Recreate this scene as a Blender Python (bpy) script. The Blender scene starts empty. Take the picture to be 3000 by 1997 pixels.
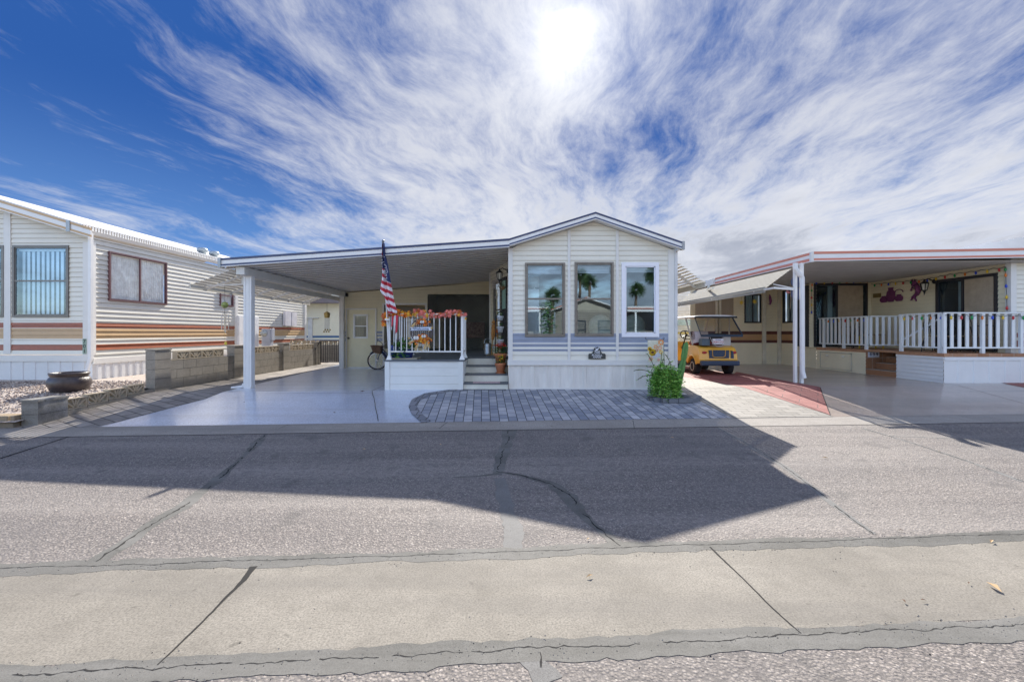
import bpy, bmesh, math, random
from mathutils import Vector
from math import sin, cos, pi, radians as R
random.seed(7)
SC = bpy.context.scene
COL = SC.collection
# ------------------------------------------------------------------ camera
H, FPX, HORV = 1.56, 1280.0, 974.0
cd = bpy.data.cameras.new('camera'); cam = bpy.data.objects.new('camera', cd); COL.objects.link(cam)
cam.location = (0, 0, H); cam.rotation_euler = (R(90), 0, 0)
cd.sensor_width = 36; cd.lens = 36 * FPX / 3000; cd.shift_y = -24.5 / 3000
cd.clip_start = .05; cd.clip_end = 2000
SC.camera = cam
# ------------------------------------------------------------------ world
SUN = Vector((.131, 1, .677)).normalized()
EL = math.asin(SUN.z); AZ = math.atan2(SUN.x, SUN.y)
w = bpy.data.worlds.new("World"); SC.world = w; w.use_nodes = True
nt = w.node_tree; nt.nodes.clear()
def N(t, **k):
    n = nt.nodes.new(t)
    for a, b in k.items(): setattr(n, a, b)
    return n
def L(a, b): nt.links.new(a, b)
def M(op, a, b=None, c=None, clamp=False):
    n = N('ShaderNodeMath', operation=op); n.use_clamp = clamp
    for i, x in enumerate((a, b, c)):
        if x is None: continue
        if isinstance(x, (int, float)): n.inputs[i].default_value = x
        else: L(x, n.inputs[i])
    return n.outputs[0]
def smooth(x, a, b):
    n = N('ShaderNodeMapRange', interpolation_type='SMOOTHSTEP')
    L(x, n.inputs[0]); n.inputs[1].default_value = a; n.inputs[2].default_value = b
    return n.outputs[0]
sky = N('ShaderNodeTexSky', sky_type='NISHITA'); sky.sun_disc = False
sky.sun_elevation = EL; sky.sun_rotation = AZ; sky.air_density = 1.0; sky.dust_density = .6; sky.ozone_density = 3.0
tc = N('ShaderNodeTexCoord')
sp = N('ShaderNodeSeparateXYZ'); L(tc.outputs['Generated'], sp.inputs[0])
dx, dy, dz = sp.outputs
zz = M('ADD', M('MAXIMUM', dz, 0), .09)
px = M('DIVIDE', dx, zz); py = M('DIVIDE', dy, zz)
# streak frame: cirrus runs away from the viewer, slightly to the right
st = R(9)
qa = M('SUBTRACT', M('MULTIPLY', px, cos(st)), M('MULTIPLY', py, sin(st)))
qb = M('ADD', M('MULTIPLY', px, sin(st)), M('MULTIPLY', py, cos(st)))
def vec(x, y, z=0):
    n = N('ShaderNodeCombineXYZ')
    for i, v in enumerate((x, y, z)):
        if isinstance(v, (int, float)): n.inputs[i].default_value = v
        else: L(v, n.inputs[i])
    return n.outputs[0]
def noise(v, scale, det, rough, dist=0, lac=2.0):
    n = N('ShaderNodeTexNoise'); L(v, n.inputs['Vector'])
    n.inputs['Scale'].default_value = scale; n.inputs['Detail'].default_value = det
    n.inputs['Roughness'].default_value = rough; n.inputs['Distortion'].default_value = dist
    return n.outputs['Fac']
wv = vec(M('MULTIPLY', px, .8), M('MULTIPLY', py, .8), 3.3)
wr = M('SUBTRACT', noise(wv, 1.1, 3, .5), .5)
big = noise(vec(M('ADD', M('MULTIPLY', qa, .62), M('MULTIPLY', wr, 1.1)), M('MULTIPLY', qb, .30), 1.7), 1.0, 5, .55)
fib = noise(vec(M('ADD', M('MULTIPLY', qa, 1.9), M('MULTIPLY', wr, 1.3)), M('MULTIPLY', qb, .62), 5.1), 1.15, 11, .68, .12)
fine = noise(vec(M('ADD', M('MULTIPLY', qa, 6), M('MULTIPLY', wr, 3)), M('MULTIPLY', qb, 2.4), 9.0), 1.3, 9, .7, .25)
# more cloud towards the right-hand side and the horizon, clear blue high on the left
side0 = M('ADD', M('MULTIPLY', smooth(dx, -.66, .08), .50), M('MULTIPLY', smooth(dz, .40, .03), .16))
side = M('SUBTRACT', side0, M('MULTIPLY', M('MULTIPLY', smooth(dx, .12, .45), smooth(dz, .08, .34)), .20))
d = M('ADD', M('ADD', M('MULTIPLY', big, 1.25), M('MULTIPLY', fib, 1.25)), M('MULTIPLY', fine, .55))
d = M('ADD', d, M('SUBTRACT', side, 1.34))
dens = M('POWER', smooth(d, .20, .80), .85)
dn = M('MULTIPLY', dens, .93)
thick = M('MULTIPLY', smooth(d, .55, 1.0), smooth(noise(vec(M('MULTIPLY', qa, .9), M('MULTIPLY', qb, .6), 21.0), 1.3, 6, .6, .4), .35, .62))
sdn = N('ShaderNodeVectorMath', operation='DOT_PRODUCT'); L(tc.outputs['Generated'], sdn.inputs[0]); sdn.inputs[1].default_value = SUN
sd = M('MAXIMUM', sdn.outputs['Value'], 0)
tint = N('ShaderNodeMix', data_type='RGBA', blend_type='MULTIPLY'); tint.inputs[0].default_value = 1
L(sky.outputs[0], tint.inputs[6]); 
back = smooth(dy, .12, -.45)
tm = N('ShaderNodeMix', data_type='RGBA'); L(back, tm.inputs[0]); tm.inputs[6].default_value = (.10, .22, .56, 1); tm.inputs[7].default_value = (1.22, 1.18, 1.22, 1); L(tm.outputs[2], tint.inputs[7])  # sky behind the camera brightened and neutralised, added as fill for shaded walls
# cap the sky's own bright patch round the sun
cl = N('ShaderNodeMix', data_type='RGBA', blend_type='DARKEN'); cl.inputs[0].default_value = 1
L(tint.outputs[2], cl.inputs[6]); 
cm = N('ShaderNodeMix', data_type='RGBA'); L(smooth(dz, .02, .42), cm.inputs[0]); cm.inputs[6].default_value = (.42, .92, 1.95, 1); cm.inputs[7].default_value = (.08, .30, 1.05, 1)
cm2 = N('ShaderNodeMix', data_type='RGBA'); L(back, cm2.inputs[0]); L(cm.outputs[2], cm2.inputs[6]); cm2.inputs[7].default_value = (9, 9, 9, 1); L(cm2.outputs[2], cl.inputs[7])
ccol = N('ShaderNodeMix', data_type='RGBA'); L(thick, ccol.inputs[0])
ccol.inputs[6].default_value = (2.02, 2.06, 2.2, 1); ccol.inputs[7].default_value = (1.15, 1.22, 1.42, 1)
mx = N('ShaderNodeMix', data_type='RGBA'); L(dn, mx.inputs[0]); L(cl.outputs[2], mx.inputs[6]); L(ccol.outputs[2], mx.inputs[7])
halo = M('ADD', M('MULTIPLY', M('POWER', sd, 60), .38), M('ADD', M('MULTIPLY', M('POWER', sd, 320), .55), M('MULTIPLY', M('POWER', sd, 3600), 5.0)))
halo = M('MULTIPLY', halo, M('ADD', .35, M('MULTIPLY', M('ADD', fine, fib), .85)))
halo = M('ADD', halo, M('MULTIPLY', M('POWER', sd, 40000), 60))
hl = N('ShaderNodeMix', data_type='RGBA', blend_type='ADD'); hl.inputs[0].default_value = 1
L(mx.outputs[2], hl.inputs[6]); hv = vec(halo, halo, M('MULTIPLY', halo, .96)); L(hv, hl.inputs[7])
bg = N('ShaderNodeBackground'); bg.inputs[1].default_value = .10; L(hl.outputs[2], bg.inputs[0])
wo = N('ShaderNodeOutputWorld'); L(bg.outputs[0], wo.inputs[0])
# ------------------------------------------------------------------ sun, exposure
ld = bpy.data.lights.new('sun', 'SUN'); ld.energy = 2.4; ld.angle = R(.53); ld.color = (1, .94, .85)
lo = bpy.data.objects.new('sun', ld); COL.objects.link(lo)
lo.rotation_euler = (-SUN).to_track_quat('-Z', 'Y').to_euler()
SC.view_settings.view_transform = 'Standard'; SC.view_settings.look = 'None'
SC.view_settings.exposure = 2.0; SC.view_settings.gamma = 1
# ------------------------------------------------------------------ materials
_mats = {}
def mat(name, col, rough=.6, metal=0, var=.12, vscale=3, bump=0, bscale=60, coat=0, spec=.5, det=4, col2=None, stretch=None, trans=None):
    if name in _mats: return _mats[name]
    m = bpy.data.materials.new(name); m.use_nodes = True; t = m.node_tree; b = t.nodes['Principled BSDF']
    b.inputs['Roughness'].default_value = rough; b.inputs['Metallic'].default_value = metal
    b.inputs['Coat Weight'].default_value = coat; b.inputs['Coat Roughness'].default_value = .06
    b.inputs['Specular IOR Level'].default_value = spec
    c = t.nodes.new('ShaderNodeTexCoord'); src = c.outputs['Object']
    if stretch:
        mp = t.nodes.new('ShaderNodeMapping'); mp.inputs['Scale'].default_value = stretch
        t.links.new(src, mp.inputs[0]); src = mp.outputs[0]
    n = t.nodes.new('ShaderNodeTexNoise'); n.inputs['Scale'].default_value = vscale; n.inputs['Detail'].default_value = det
    n.inputs['Roughness'].default_value = .65
    t.links.new(src, n.inputs['Vector'])
    r = t.nodes.new('ShaderNodeMapRange'); t.links.new(n.outputs[0], r.inputs[0]); r.inputs[1].default_value = .32; r.inputs[2].default_value = .68
    mxn = t.nodes.new('ShaderNodeMix'); mxn.data_type = 'RGBA'; t.links.new(r.outputs[0], mxn.inputs[0])
    c2 = col2 or tuple(min(1, x * (1 + var)) for x in col)
    c1 = col if col2 else tuple(x * (1 - var) for x in col)
    mxn.inputs[6].default_value = (*c1, 1); mxn.inputs[7].default_value = (*c2, 1)
    t.links.new(mxn.outputs[2], b.inputs['Base Color'])
    if bump:
        n2 = t.nodes.new('ShaderNodeTexNoise'); n2.inputs['Scale'].default_value = bscale; n2.inputs['Detail'].default_value = 3
        t.links.new(src, n2.inputs['Vector'])
        bp = t.nodes.new('ShaderNodeBump'); bp.inputs['Strength'].default_value = bump; bp.inputs['Distance'].default_value = .02
        t.links.new(n2.outputs[0], bp.inputs['Height']); t.links.new(bp.outputs[0], b.inputs['Normal'])
    if trans:
        o = t.nodes['Material Output']; ms = t.nodes.new('ShaderNodeMixShader'); tr = t.nodes.new('ShaderNodeBsdfTransparent')
        ms.inputs[0].default_value = 1 - trans; t.links.new(tr.outputs[0], ms.inputs[1]); t.links.new(b.outputs[0], ms.inputs[2])
        t.links.new(ms.outputs[0], o.inputs[0])
    _mats[name] = m
    return m
def glass(name, mirror=.5, tint=(.75, .85, .9), rough=.0):
    if name in _mats: return _mats[name]
    m = bpy.data.materials.new(name); m.use_nodes = True; t = m.node_tree; t.nodes.clear()
    o = t.nodes.new('ShaderNodeOutputMaterial'); ms = t.nodes.new('ShaderNodeMixShader')
    tr = t.nodes.new('ShaderNodeBsdfTransparent'); tr.inputs[0].default_value = (*tint, 1)
    g = t.nodes.new('ShaderNodeBsdfGlossy'); g.inputs['Roughness'].default_value = rough; g.inputs[0].default_value = (.66, .84, 1, 1)
    c = t.nodes.new('ShaderNodeTexCoord'); n = t.nodes.new('ShaderNodeTexNoise'); n.inputs['Scale'].default_value = 1.3
    t.links.new(c.outputs['Object'], n.inputs[0]); bp = t.nodes.new('ShaderNodeBump'); bp.inputs['Strength'].default_value = .03; bp.inputs['Distance'].default_value = .02
    t.links.new(n.outputs[0], bp.inputs['Height']); t.links.new(bp.outputs[0], g.inputs['Normal'])
    lw_ = t.nodes.new('ShaderNodeLayerWeight'); lw_.inputs[0].default_value = .5
    fr = t.nodes.new('ShaderNodeMath'); fr.operation = 'POWER'; t.links.new(lw_.outputs['Facing'], fr.inputs[0]); fr.inputs[1].default_value = 5
    ad = t.nodes.new('ShaderNodeMath'); ad.operation = 'ADD'; ad.use_clamp = True; t.links.new(fr.outputs[0], ad.inputs[0]); ad.inputs[1].default_value = mirror
    t.links.new(ad.outputs[0], ms.inputs[0]); t.links.new(tr.outputs[0], ms.inputs[1]); t.links.new(g.outputs[0], ms.inputs[2])
    t.links.new(ms.outputs[0], o.inputs[0]); _mats[name] = m
    return m
class NT:
    def __init__(s, name):
        s.m = bpy.data.materials.new(name); s.m.use_nodes = True; s.t = s.m.node_tree; s.b = s.t.nodes['Principled BSDF']
        s.c = s.t.nodes.new('ShaderNodeTexCoord').outputs['Object']
    def n(s, typ, ins=None, **k):
        x = s.t.nodes.new(typ)
        for a, v in k.items(): setattr(x, a, v)
        for a, v in (ins or {}).items():
            if hasattr(v, 'is_linked') or isinstance(v, bpy.types.NodeSocket): s.t.links.new(v, x.inputs[a])
            else: x.inputs[a].default_value = v
        return x
    def noise(s, scale, det=4, rough=.6, vec=None, dist=0):
        return s.n('ShaderNodeTexNoise', {'Vector': vec or s.c, 'Scale': scale, 'Detail': det, 'Roughness': rough, 'Distortion': dist}).outputs[0]
    def mp(s, scale=(1, 1, 1), rot=(0, 0, 0)):
        return s.n('ShaderNodeMapping', {'Vector': s.c, 'Scale': scale, 'Rotation': rot}).outputs[0]
    def rng(s, x, a, b, c=0, d=1):
        return s.n('ShaderNodeMapRange', {0: x, 1: a, 2: b, 3: c, 4: d}).outputs[0]
    def mix(s, f, a, b, bt='MIX'):
        f_ = f
        x = s.n('ShaderNodeMix', {0: f_, 6: a if not isinstance(a, tuple) else (*a, 1), 7: b if not isinstance(b, tuple) else (*b, 1)}, data_type='RGBA', blend_type=bt)
        return x.outputs[2]
    def math(s, op, a, b=0):
        return s.n('ShaderNodeMath', {0: a, 1: b}, operation=op).outputs[0]
    def col(s, x): s.t.links.new(x, s.b.inputs['Base Color'])
    def bump(s, h, strength=.4, dist=.01):
        x = s.n('ShaderNodeBump', {'Height': h, 'Strength': strength, 'Distance': dist}); s.t.links.new(x.outputs[0], s.b.inputs['Normal'])
    def rough(s, v):
        if isinstance(v, float): s.b.inputs['Roughness'].default_value = v
        else: s.t.links.new(v, s.b.inputs['Roughness'])
def asphalt():
    k = NT('asphalt')
    v = k.n('ShaderNodeTexVoronoi', {'Vector': k.c, 'Scale': 58.0, 'Randomness': 1.0})
    hue = k.n('ShaderNodeSeparateColor', {0: v.outputs['Color']})
    r = k.rng(hue.outputs[0], .45, 1.0)
    stone = k.mix(r, (.27, .235, .21), (.72, .64, .56))
    gap = k.rng(v.outputs['Distance'], .22, .66)
    c = k.mix(gap, stone, (.07, .064, .062))
    v3 = k.n('ShaderNodeTexVoronoi', {'Vector': k.c, 'Scale': 150.0}); h3 = k.n('ShaderNodeSeparateColor', {0: v3.outputs['Color']}).outputs[0]
    c = k.mix(k.rng(h3, .35, .9, 0, .6), c, (.40, .35, .31)); c = k.mix(k.rng(h3, .02, .22, .8, 0), c, (.06, .055, .05))
    fine = k.noise(260, 2, .7)
    c = k.mix(k.rng(fine, .35, .7, 0, .75), c, (.15, .13, .12))
    v2 = k.n('ShaderNodeTexVoronoi', {'Vector': k.c, 'Scale': 21.0})
    sp = k.rng(v2.outputs['Distance'], .10, .14, 1, 0)
    c = k.mix(k.math('MULTIPLY', sp, k.rng(hue.outputs[1], .35, .8)), c, (.72, .66, .58))
    big = k.noise(.55, 5, .6)
    c = k.mix(k.rng(big, .35, .65, 0, .5), c, (.15, .14, .135))
    tr = k.noise(1.0, 4, .6, k.mp((.12, 1.6, 1), (0, 0, R(-3.9))))
    c = k.mix(k.rng(tr, .45, .7, 0, .5), c, (.36, .325, .29))
    sp2 = k.noise(2.3, 3, .6); c = k.mix(k.rng(sp2, .60, .70, 0, .5), c, (.09, .085, .08))
    ag = k.noise(22, 4, .75); c = k.mix(k.rng(ag, .48, .66, 0, .55), c, (.08, .073, .07))
    k.col(c); k.rough(.85); k.bump(k.math('ADD', k.math('MULTIPLY', gap, -1), k.math('MULTIPLY', fine, .4)), .55, .006)
    return k.m
def concrete(name, a, b, scale=1.0, rough=.85, streak=True, spec=.3, coat=0, bumps=.15, crough=.1, stain=(.2, .19, .17)):
    k = NT(name)
    f = k.noise(90 * scale, 3, .7); g = k.noise(1.1 * scale, 6, .65)
    c = k.mix(k.rng(g, .3, .7), a, b)
    c = k.mix(k.rng(f, .4, .66, 0, .65), c, tuple(x * .42 for x in a))
    h_ = k.noise(7 * scale, 6, .75); c = k.mix(k.rng(h_, .48, .72, 0, .45), c, tuple(x * .66 for x in a)); vs = k.n('ShaderNodeTexVoronoi', {'Vector': k.c, 'Scale': 38.0 * scale}); c = k.mix(k.rng(vs.outputs['Distance'], .08, .13, .55, 0), c, tuple(x * .35 for x in a))
    if streak:
        s = k.noise(1.3, 5, .6, k.mp((.14, 1.8, 1), (0, 0, R(-3.9))))
        c = k.mix(k.rng(s, .46, .74, 0, .6), c, stain)
    sp = k.noise(9, 2, .5); c = k.mix(k.rng(sp, .70, .76, 0, .5), c, tuple(x * .4 for x in a))
    k.col(c); k.rough(rough); k.b.inputs['Specular IOR Level'].default_value = spec
    k.b.inputs['Coat Weight'].default_value = coat; k.b.inputs['Coat Roughness'].default_value = crough
    k.bump(f, bumps, .004)
    return k.m
def pavers(name, c1, c2, mortar, bw, bh, rot, off=.5, rough=.75, sq=1.0, mort=.007, third=None):
    k = NT(name)
    wob = k.noise(2.2, 2)
    v = k.mp((1, 1, 1), (0, 0, rot))
    br = k.n('ShaderNodeTexBrick', {'Vector': v, 'Scale': 1.0, 'Mortar Size': mort, 'Mortar Smooth': .25, 'Brick Width': bw, 'Row Height': bh,
        'Color1': (0, 0, 0, 1), 'Color2': (1, 1, 1, 1), 'Mortar': (0, 0, 0, 1)}, offset=off, squash=sq, squash_frequency=3)
    tone = k.n('ShaderNodeSeparateColor', {0: br.outputs[0]}).outputs[0]
    c = k.mix(tone, c1, c2)
    n1 = k.noise(3.3, 4); c = k.mix(k.rng(n1, .35, .65, 0, .55), c, third or tuple(x * .7 for x in c1))
    n2 = k.noise(120, 2); c = k.mix(k.rng(n2, .3, .8, 0, .45), c, tuple(x * .5 for x in c1))
    c = k.mix(br.outputs['Fac'], c, mortar)
    k.col(c); k.rough(rough)
    h = k.math('ADD', k.math('MULTIPLY', br.outputs['Fac'], -1.0), k.math('MULTIPLY', n2, .15)); k.bump(h, .7, .012)
    return k.m
ASPH = asphalt()
GUT = concrete('gutter concrete', (.235, .215, .18), (.36, .33, .28), stain=(.15, .14, .125))
KERB = concrete('kerb concrete', (.33, .30, .265), (.44, .405, .36), stain=(.2, .18, .16))
DRIVE = concrete('sealed pale driveway', (.52, .60, .76), (.74, .80, .92), .5, rough=.30, spec=.9, coat=.55, crough=.16, bumps=.05, stain=(.36, .37, .42))
DRIVR = concrete('sealed brown driveway', (.46, .37, .31), (.62, .52, .45), .8, rough=.36, spec=.8, coat=.5, crough=.15, bumps=.05)
BAND = concrete('crack sealant', (.115, .112, .10), (.20, .195, .18), 2, stain=(.28, .27, .25), rough=.8)
BAND2 = concrete('old crack sealant', (.19, .185, .175), (.25, .245, .235), 2, stain=(.2, .2, .19), rough=.85)
CRK = mat('crack shadow', (.018, .017, .016), .95)
PAVG = pavers('grey pavers', (.24, .265, .32), (.62, .61, .62), (.05, .05, .055), .24, .15, R(86), third=(.25, .26, .30))
PAVL = pavers('light pavers', (.21, .195, .17), (.37, .34, .295), (.10, .09, .08), .32, .16, R(2), third=(.30, .28, .25))
PAVB = pavers('dark border pavers', (.20, .21, .24), (.34, .345, .38), (.05, .05, .05), .15, .3, R(0))
PAVR = pavers('red pavers', (.24, .065, .055), (.34, .11, .095), (.10, .05, .045), .6, .30, R(35), mort=.006, third=(.40, .16, .14))
PAVD = pavers('weathered pavers', (.22, .195, .175), (.40, .36, .32), (.05, .045, .04), .42, .2, R(28), mort=.009)
SOIL = mat('desert soil', (.34, .28, .22), .95, 0, .2, 2, .3, 40)
# ------------------------------------------------------------------ mesh builder
ORG = {}
class MB:
    def __init__(s): s.v = []; s.f = []; s.m = []; s.uv = None
    def face(s, pts, m=0):
        i = len(s.v); s.v += [tuple(p) for p in pts]; s.f.append(tuple(range(i, i + len(pts)))); s.m.append(m)
    def hexa(s, p, m=0):    # 8 points: bottom 4 ring, top 4 ring
        i = len(s.v); s.v += [tuple(q) for q in p]
        for q in ((0, 3, 2, 1), (4, 5, 6, 7), (0, 1, 5, 4), (1, 2, 6, 5), (2, 3, 7, 6), (3, 0, 4, 7)):
            s.f.append(tuple(i + a for a in q)); s.m.append(m)
    def box(s, x0, x1, y0, y1, z0, z1, m=0):
        s.hexa([(x0, y0, z0), (x1, y0, z0), (x1, y1, z0), (x0, y1, z0), (x0, y0, z1), (x1, y0, z1), (x1, y1, z1), (x0, y1, z1)], m)
    def fbox(s, F, a0, a1, o0, o1, z0, z1, m=0):
        s.hexa([F(a0, o0, z0), F(a1, o0, z0), F(a1, o1, z0), F(a0, o1, z0), F(a0, o0, z1), F(a1, o0, z1), F(a1, o1, z1), F(a0, o1, z1)], m)
    def slab(s, F, a0, z0, a1, z1, dz, o0, o1, m=0):  # sloped bar, z are top heights
        s.hexa([F(a0, o0, z0 - dz), F(a1, o0, z1 - dz), F(a1, o1, z1 - dz), F(a0, o1, z0 - dz), F(a0, o0, z0), F(a1, o0, z1), F(a1, o1, z1), F(a0, o1, z0)], m)
    def bar(s, p, q, w, h=None, m=0, up=(0, 0, 1)):
        h = h or w; p = Vector(p); q = Vector(q); d = (q - p).normalized(); u = Vector(up)
        if abs(d.dot(u)) > .95: u = Vector((0, 1, 0))
        a = d.cross(u).normalized() * w / 2; b = a.cross(d).normalized() * h / 2
        s.hexa([p - a - b, p + a - b, p + a + b, p - a + b, q - a - b, q + a - b, q + a + b, q - a + b], m)
    def tube(s, pts, r, n=8, m=0, cap=True):
        pts = [Vector(p) for p in pts]; rs = r if isinstance(r, (list, tuple)) else [r] * len(pts)
        base = len(s.v); ref = None
        for k, p in enumerate(pts):
            d = (pts[min(k + 1, len(pts) - 1)] - pts[max(k - 1, 0)]).normalized()
            if ref is None: ref = Vector((0, 0, 1)) if abs(d.z) < .9 else Vector((1, 0, 0))
            a = d.cross(ref).normalized(); b = a.cross(d).normalized(); ref = b
            for j in range(n):
                t = 2 * pi * j / n; s.v.append(tuple(p + (a * cos(t) + b * sin(t)) * rs[k]))
        for k in range(len(pts) - 1):
            for j in range(n):
                s.f.append((base + k * n + j, base + k * n + (j + 1) % n, base + (k + 1) * n + (j + 1) % n, base + (k + 1) * n + j)); s.m.append(m)
        if cap:
            s.f.append(tuple(base + j for j in range(n))[::-1]); s.m.append(m)
            s.f.append(tuple(base + (len(pts) - 1) * n + j for j in range(n))); s.m.append(m)
    def lathe(s, c, prof, n=20, m=0, axis='z'):
        c = Vector(c); base = len(s.v)
        for r, h in prof:
            for j in range(n):
                t = 2 * pi * j / n
                o = {'z': (r * cos(t), r * sin(t), h), 'y': (r * cos(t), h, r * sin(t)), 'x': (h, r * cos(t), r * sin(t))}[axis]
                s.v.append(tuple(c + Vector(o)))
        for k in range(len(prof) - 1):
            for j in range(n):
                s.f.append((base + k * n + j, base + k * n + (j + 1) % n, base + (k + 1) * n + (j + 1) % n, base + (k + 1) * n + j)); s.m.append(m)
        for k in (0, len(prof) - 1):
            if prof[k][0] > 1e-4: s.f.append(tuple(base + k * n + j for j in range(n))); s.m.append(m)
    def ball(s, c, r, n=10, m=0, sc=(1, 1, 1)):
        c = Vector(c); base = len(s.v); k = n // 2 + 1
        for i in range(1, k):
            a = pi * i / k
            for j in range(n):
                t = 2 * pi * j / n; s.v.append((c.x + r * sc[0] * sin(a) * cos(t), c.y + r * sc[1] * sin(a) * sin(t), c.z + r * sc[2] * cos(a)))
        for i in range(k - 2):
            for j in range(n):
                s.f.append((base + i * n + j, base + i * n + (j + 1) % n, base + (i + 1) * n + (j + 1) % n, base + (i + 1) * n + j)); s.m.append(m)
        s.v.append((c.x, c.y, c.z + r * sc[2])); s.v.append((c.x, c.y, c.z - r * sc[2])); T = len(s.v) - 2
        for j in range(n):
            s.f.append((T, base + (j + 1) % n, base + j)); s.m.append(m)
            s.f.append((T + 1, base + (k - 2) * n + j, base + (k - 2) * n + (j + 1) % n)); s.m.append(m)
    def prism(s, pts, f0, f1, m=0):  # pts 2d list, f0/f1 map 2d->3d for both ends
        n = len(pts); i = len(s.v); s.v += [tuple(f0(*p)) for p in pts] + [tuple(f1(*p)) for p in pts]
        s.f.append(tuple(range(i, i + n))); s.m.append(m); s.f.append(tuple(range(i + n, i + 2 * n))[::-1]); s.m.append(m)
        for k in range(n): s.f.append((i + k, i + (k + 1) % n, i + n + (k + 1) % n, i + n + k)); s.m.append(m)
    def build(s, name, mats, parent=None, smooth=False, bevel=0, recalc=True):
        me = bpy.data.meshes.new(name); o = Vector(ORG.get(parent.name, (0, 0, 0))) if parent else Vector((0, 0, 0))
        me.from_pydata([(a - o.x, b - o.y, c - o.z) for a, b, c in s.v], [], s.f)
        mats = mats if isinstance(mats, (list, tuple)) else [mats]
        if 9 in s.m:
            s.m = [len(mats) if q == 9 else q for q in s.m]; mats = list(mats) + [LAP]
        for x in mats: me.materials.append(x)
        for p, k in zip(me.polygons, s.m): p.material_index = k; p.use_smooth = smooth
        if recalc:
            bm = bmesh.new(); bm.from_mesh(me); bmesh.ops.recalc_face_normals(bm, faces=bm.faces)
            bm.to_mesh(me); bm.free()
        ob = bpy.data.objects.new(name, me); COL.objects.link(ob)
        if parent: ob.parent = parent
        ORG[ob.name] = tuple(o)
        if bevel:
            b = ob.modifiers.new('bevel', 'BEVEL'); b.width = bevel; b.segments = 2; b.limit_method = 'ANGLE'
        elif smooth:
            pass
        return ob
def tag(o, label=None, cat=None, group=None, kind=None):
    if label: o['label'] = label
    if cat: o['category'] = cat
    if group: o['group'] = group
    if kind: o['kind'] = kind
    return o
def thing(name, loc, label, cat, group=None):
    o = bpy.data.objects.new(name, None); COL.objects.link(o); o.location = loc; o.empty_display_size = .2
    ORG[o.name] = tuple(loc); return tag(o, label, cat, group)
def copy_tree(o, parent=None):
    c = o.copy(); COL.objects.link(c); c.parent = parent
    for ch in [x for x in bpy.data.objects if x.parent == o]: copy_tree(ch, c)
    return c
def FY(Y):   # wall facing the street; a = world X
    return lambda a, o, z: Vector((a, Y - o, z))
def FXp(X):  # wall facing +X; a = world Y
    return lambda a, o, z: Vector((X + o, a, z))
def FXm(X):
    return lambda a, o, z: Vector((X - o, a, z))
def FL(p, q):  # wall from p to q (xy), outward to the left-front side
    p = Vector(p); q = Vector(q); d = (q - p).normalized(); n = Vector((-d.y, d.x))
    if n.x > 0: n = -n
    return (lambda a, o, z: Vector((p.x + d.x * a + n.x * o, p.y + d.y * a + n.y * o, z))), (q - p).length
def xu(u, Y): return (u - 1500) / FPX * Y
def zv(v, Y): return H - (v - HORV) / FPX * Y
def yu(u, X): return X * FPX / (u - 1500)
TS = .0683
BR = [(-200, 0), (4.2, 0), (6.72, .06), (7.2, .10), (9.5, .32), (400, .32)]
def gs(s):
    for (a, za), (b, zb) in zip(BR, BR[1:]):
        if s <= b: return za + (zb - za) * (s - a) / (b - a)
    return .32
def gz(x, y): return gs(y - TS * x)
def G(u, v):
    Y = 8.0
    for _ in range(60):
        Y = .5 * Y + .5 * (H - gz(xu(u, Y), Y)) * FPX / (v - HORV)
    return (xu(u, Y), Y)
def D(u, v): return G(u / .78533, v / .78533)
def clip(poly, lo, hi):
    def half(P, f):
        out = []
        for i in range(len(P)):
            a, b = P[i], P[(i + 1) % len(P)]; fa, fb = f(a), f(b)
            if fa >= 0: out.append(a)
            if fa * fb < 0:
                t = fa / (fa - fb); out.append((a[0] + (b[0] - a[0]) * t, a[1] + (b[1] - a[1]) * t))
        return out
    P = half(poly, lambda p: (p[1] - TS * p[0]) - lo)
    return half(P, lambda p: hi - (p[1] - TS * p[0])) if P else P
def sheet_into(mb, poly, lift, m=0):
    for (a, _), (b, _) in zip(BR, BR[1:]):
        P = clip(poly, a, b)
        if len(P) > 2: mb.face([(x, y, gz(x, y) + lift) for x, y in P], m)
def sheet(name, poly, lift, material, kind='structure'):
    mb = MB(); sheet_into(mb, poly, lift)
    o = mb.build(name, material, recalc=False); o['kind'] = kind; return o
def S(x, s): return (x, s + TS * x)
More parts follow.
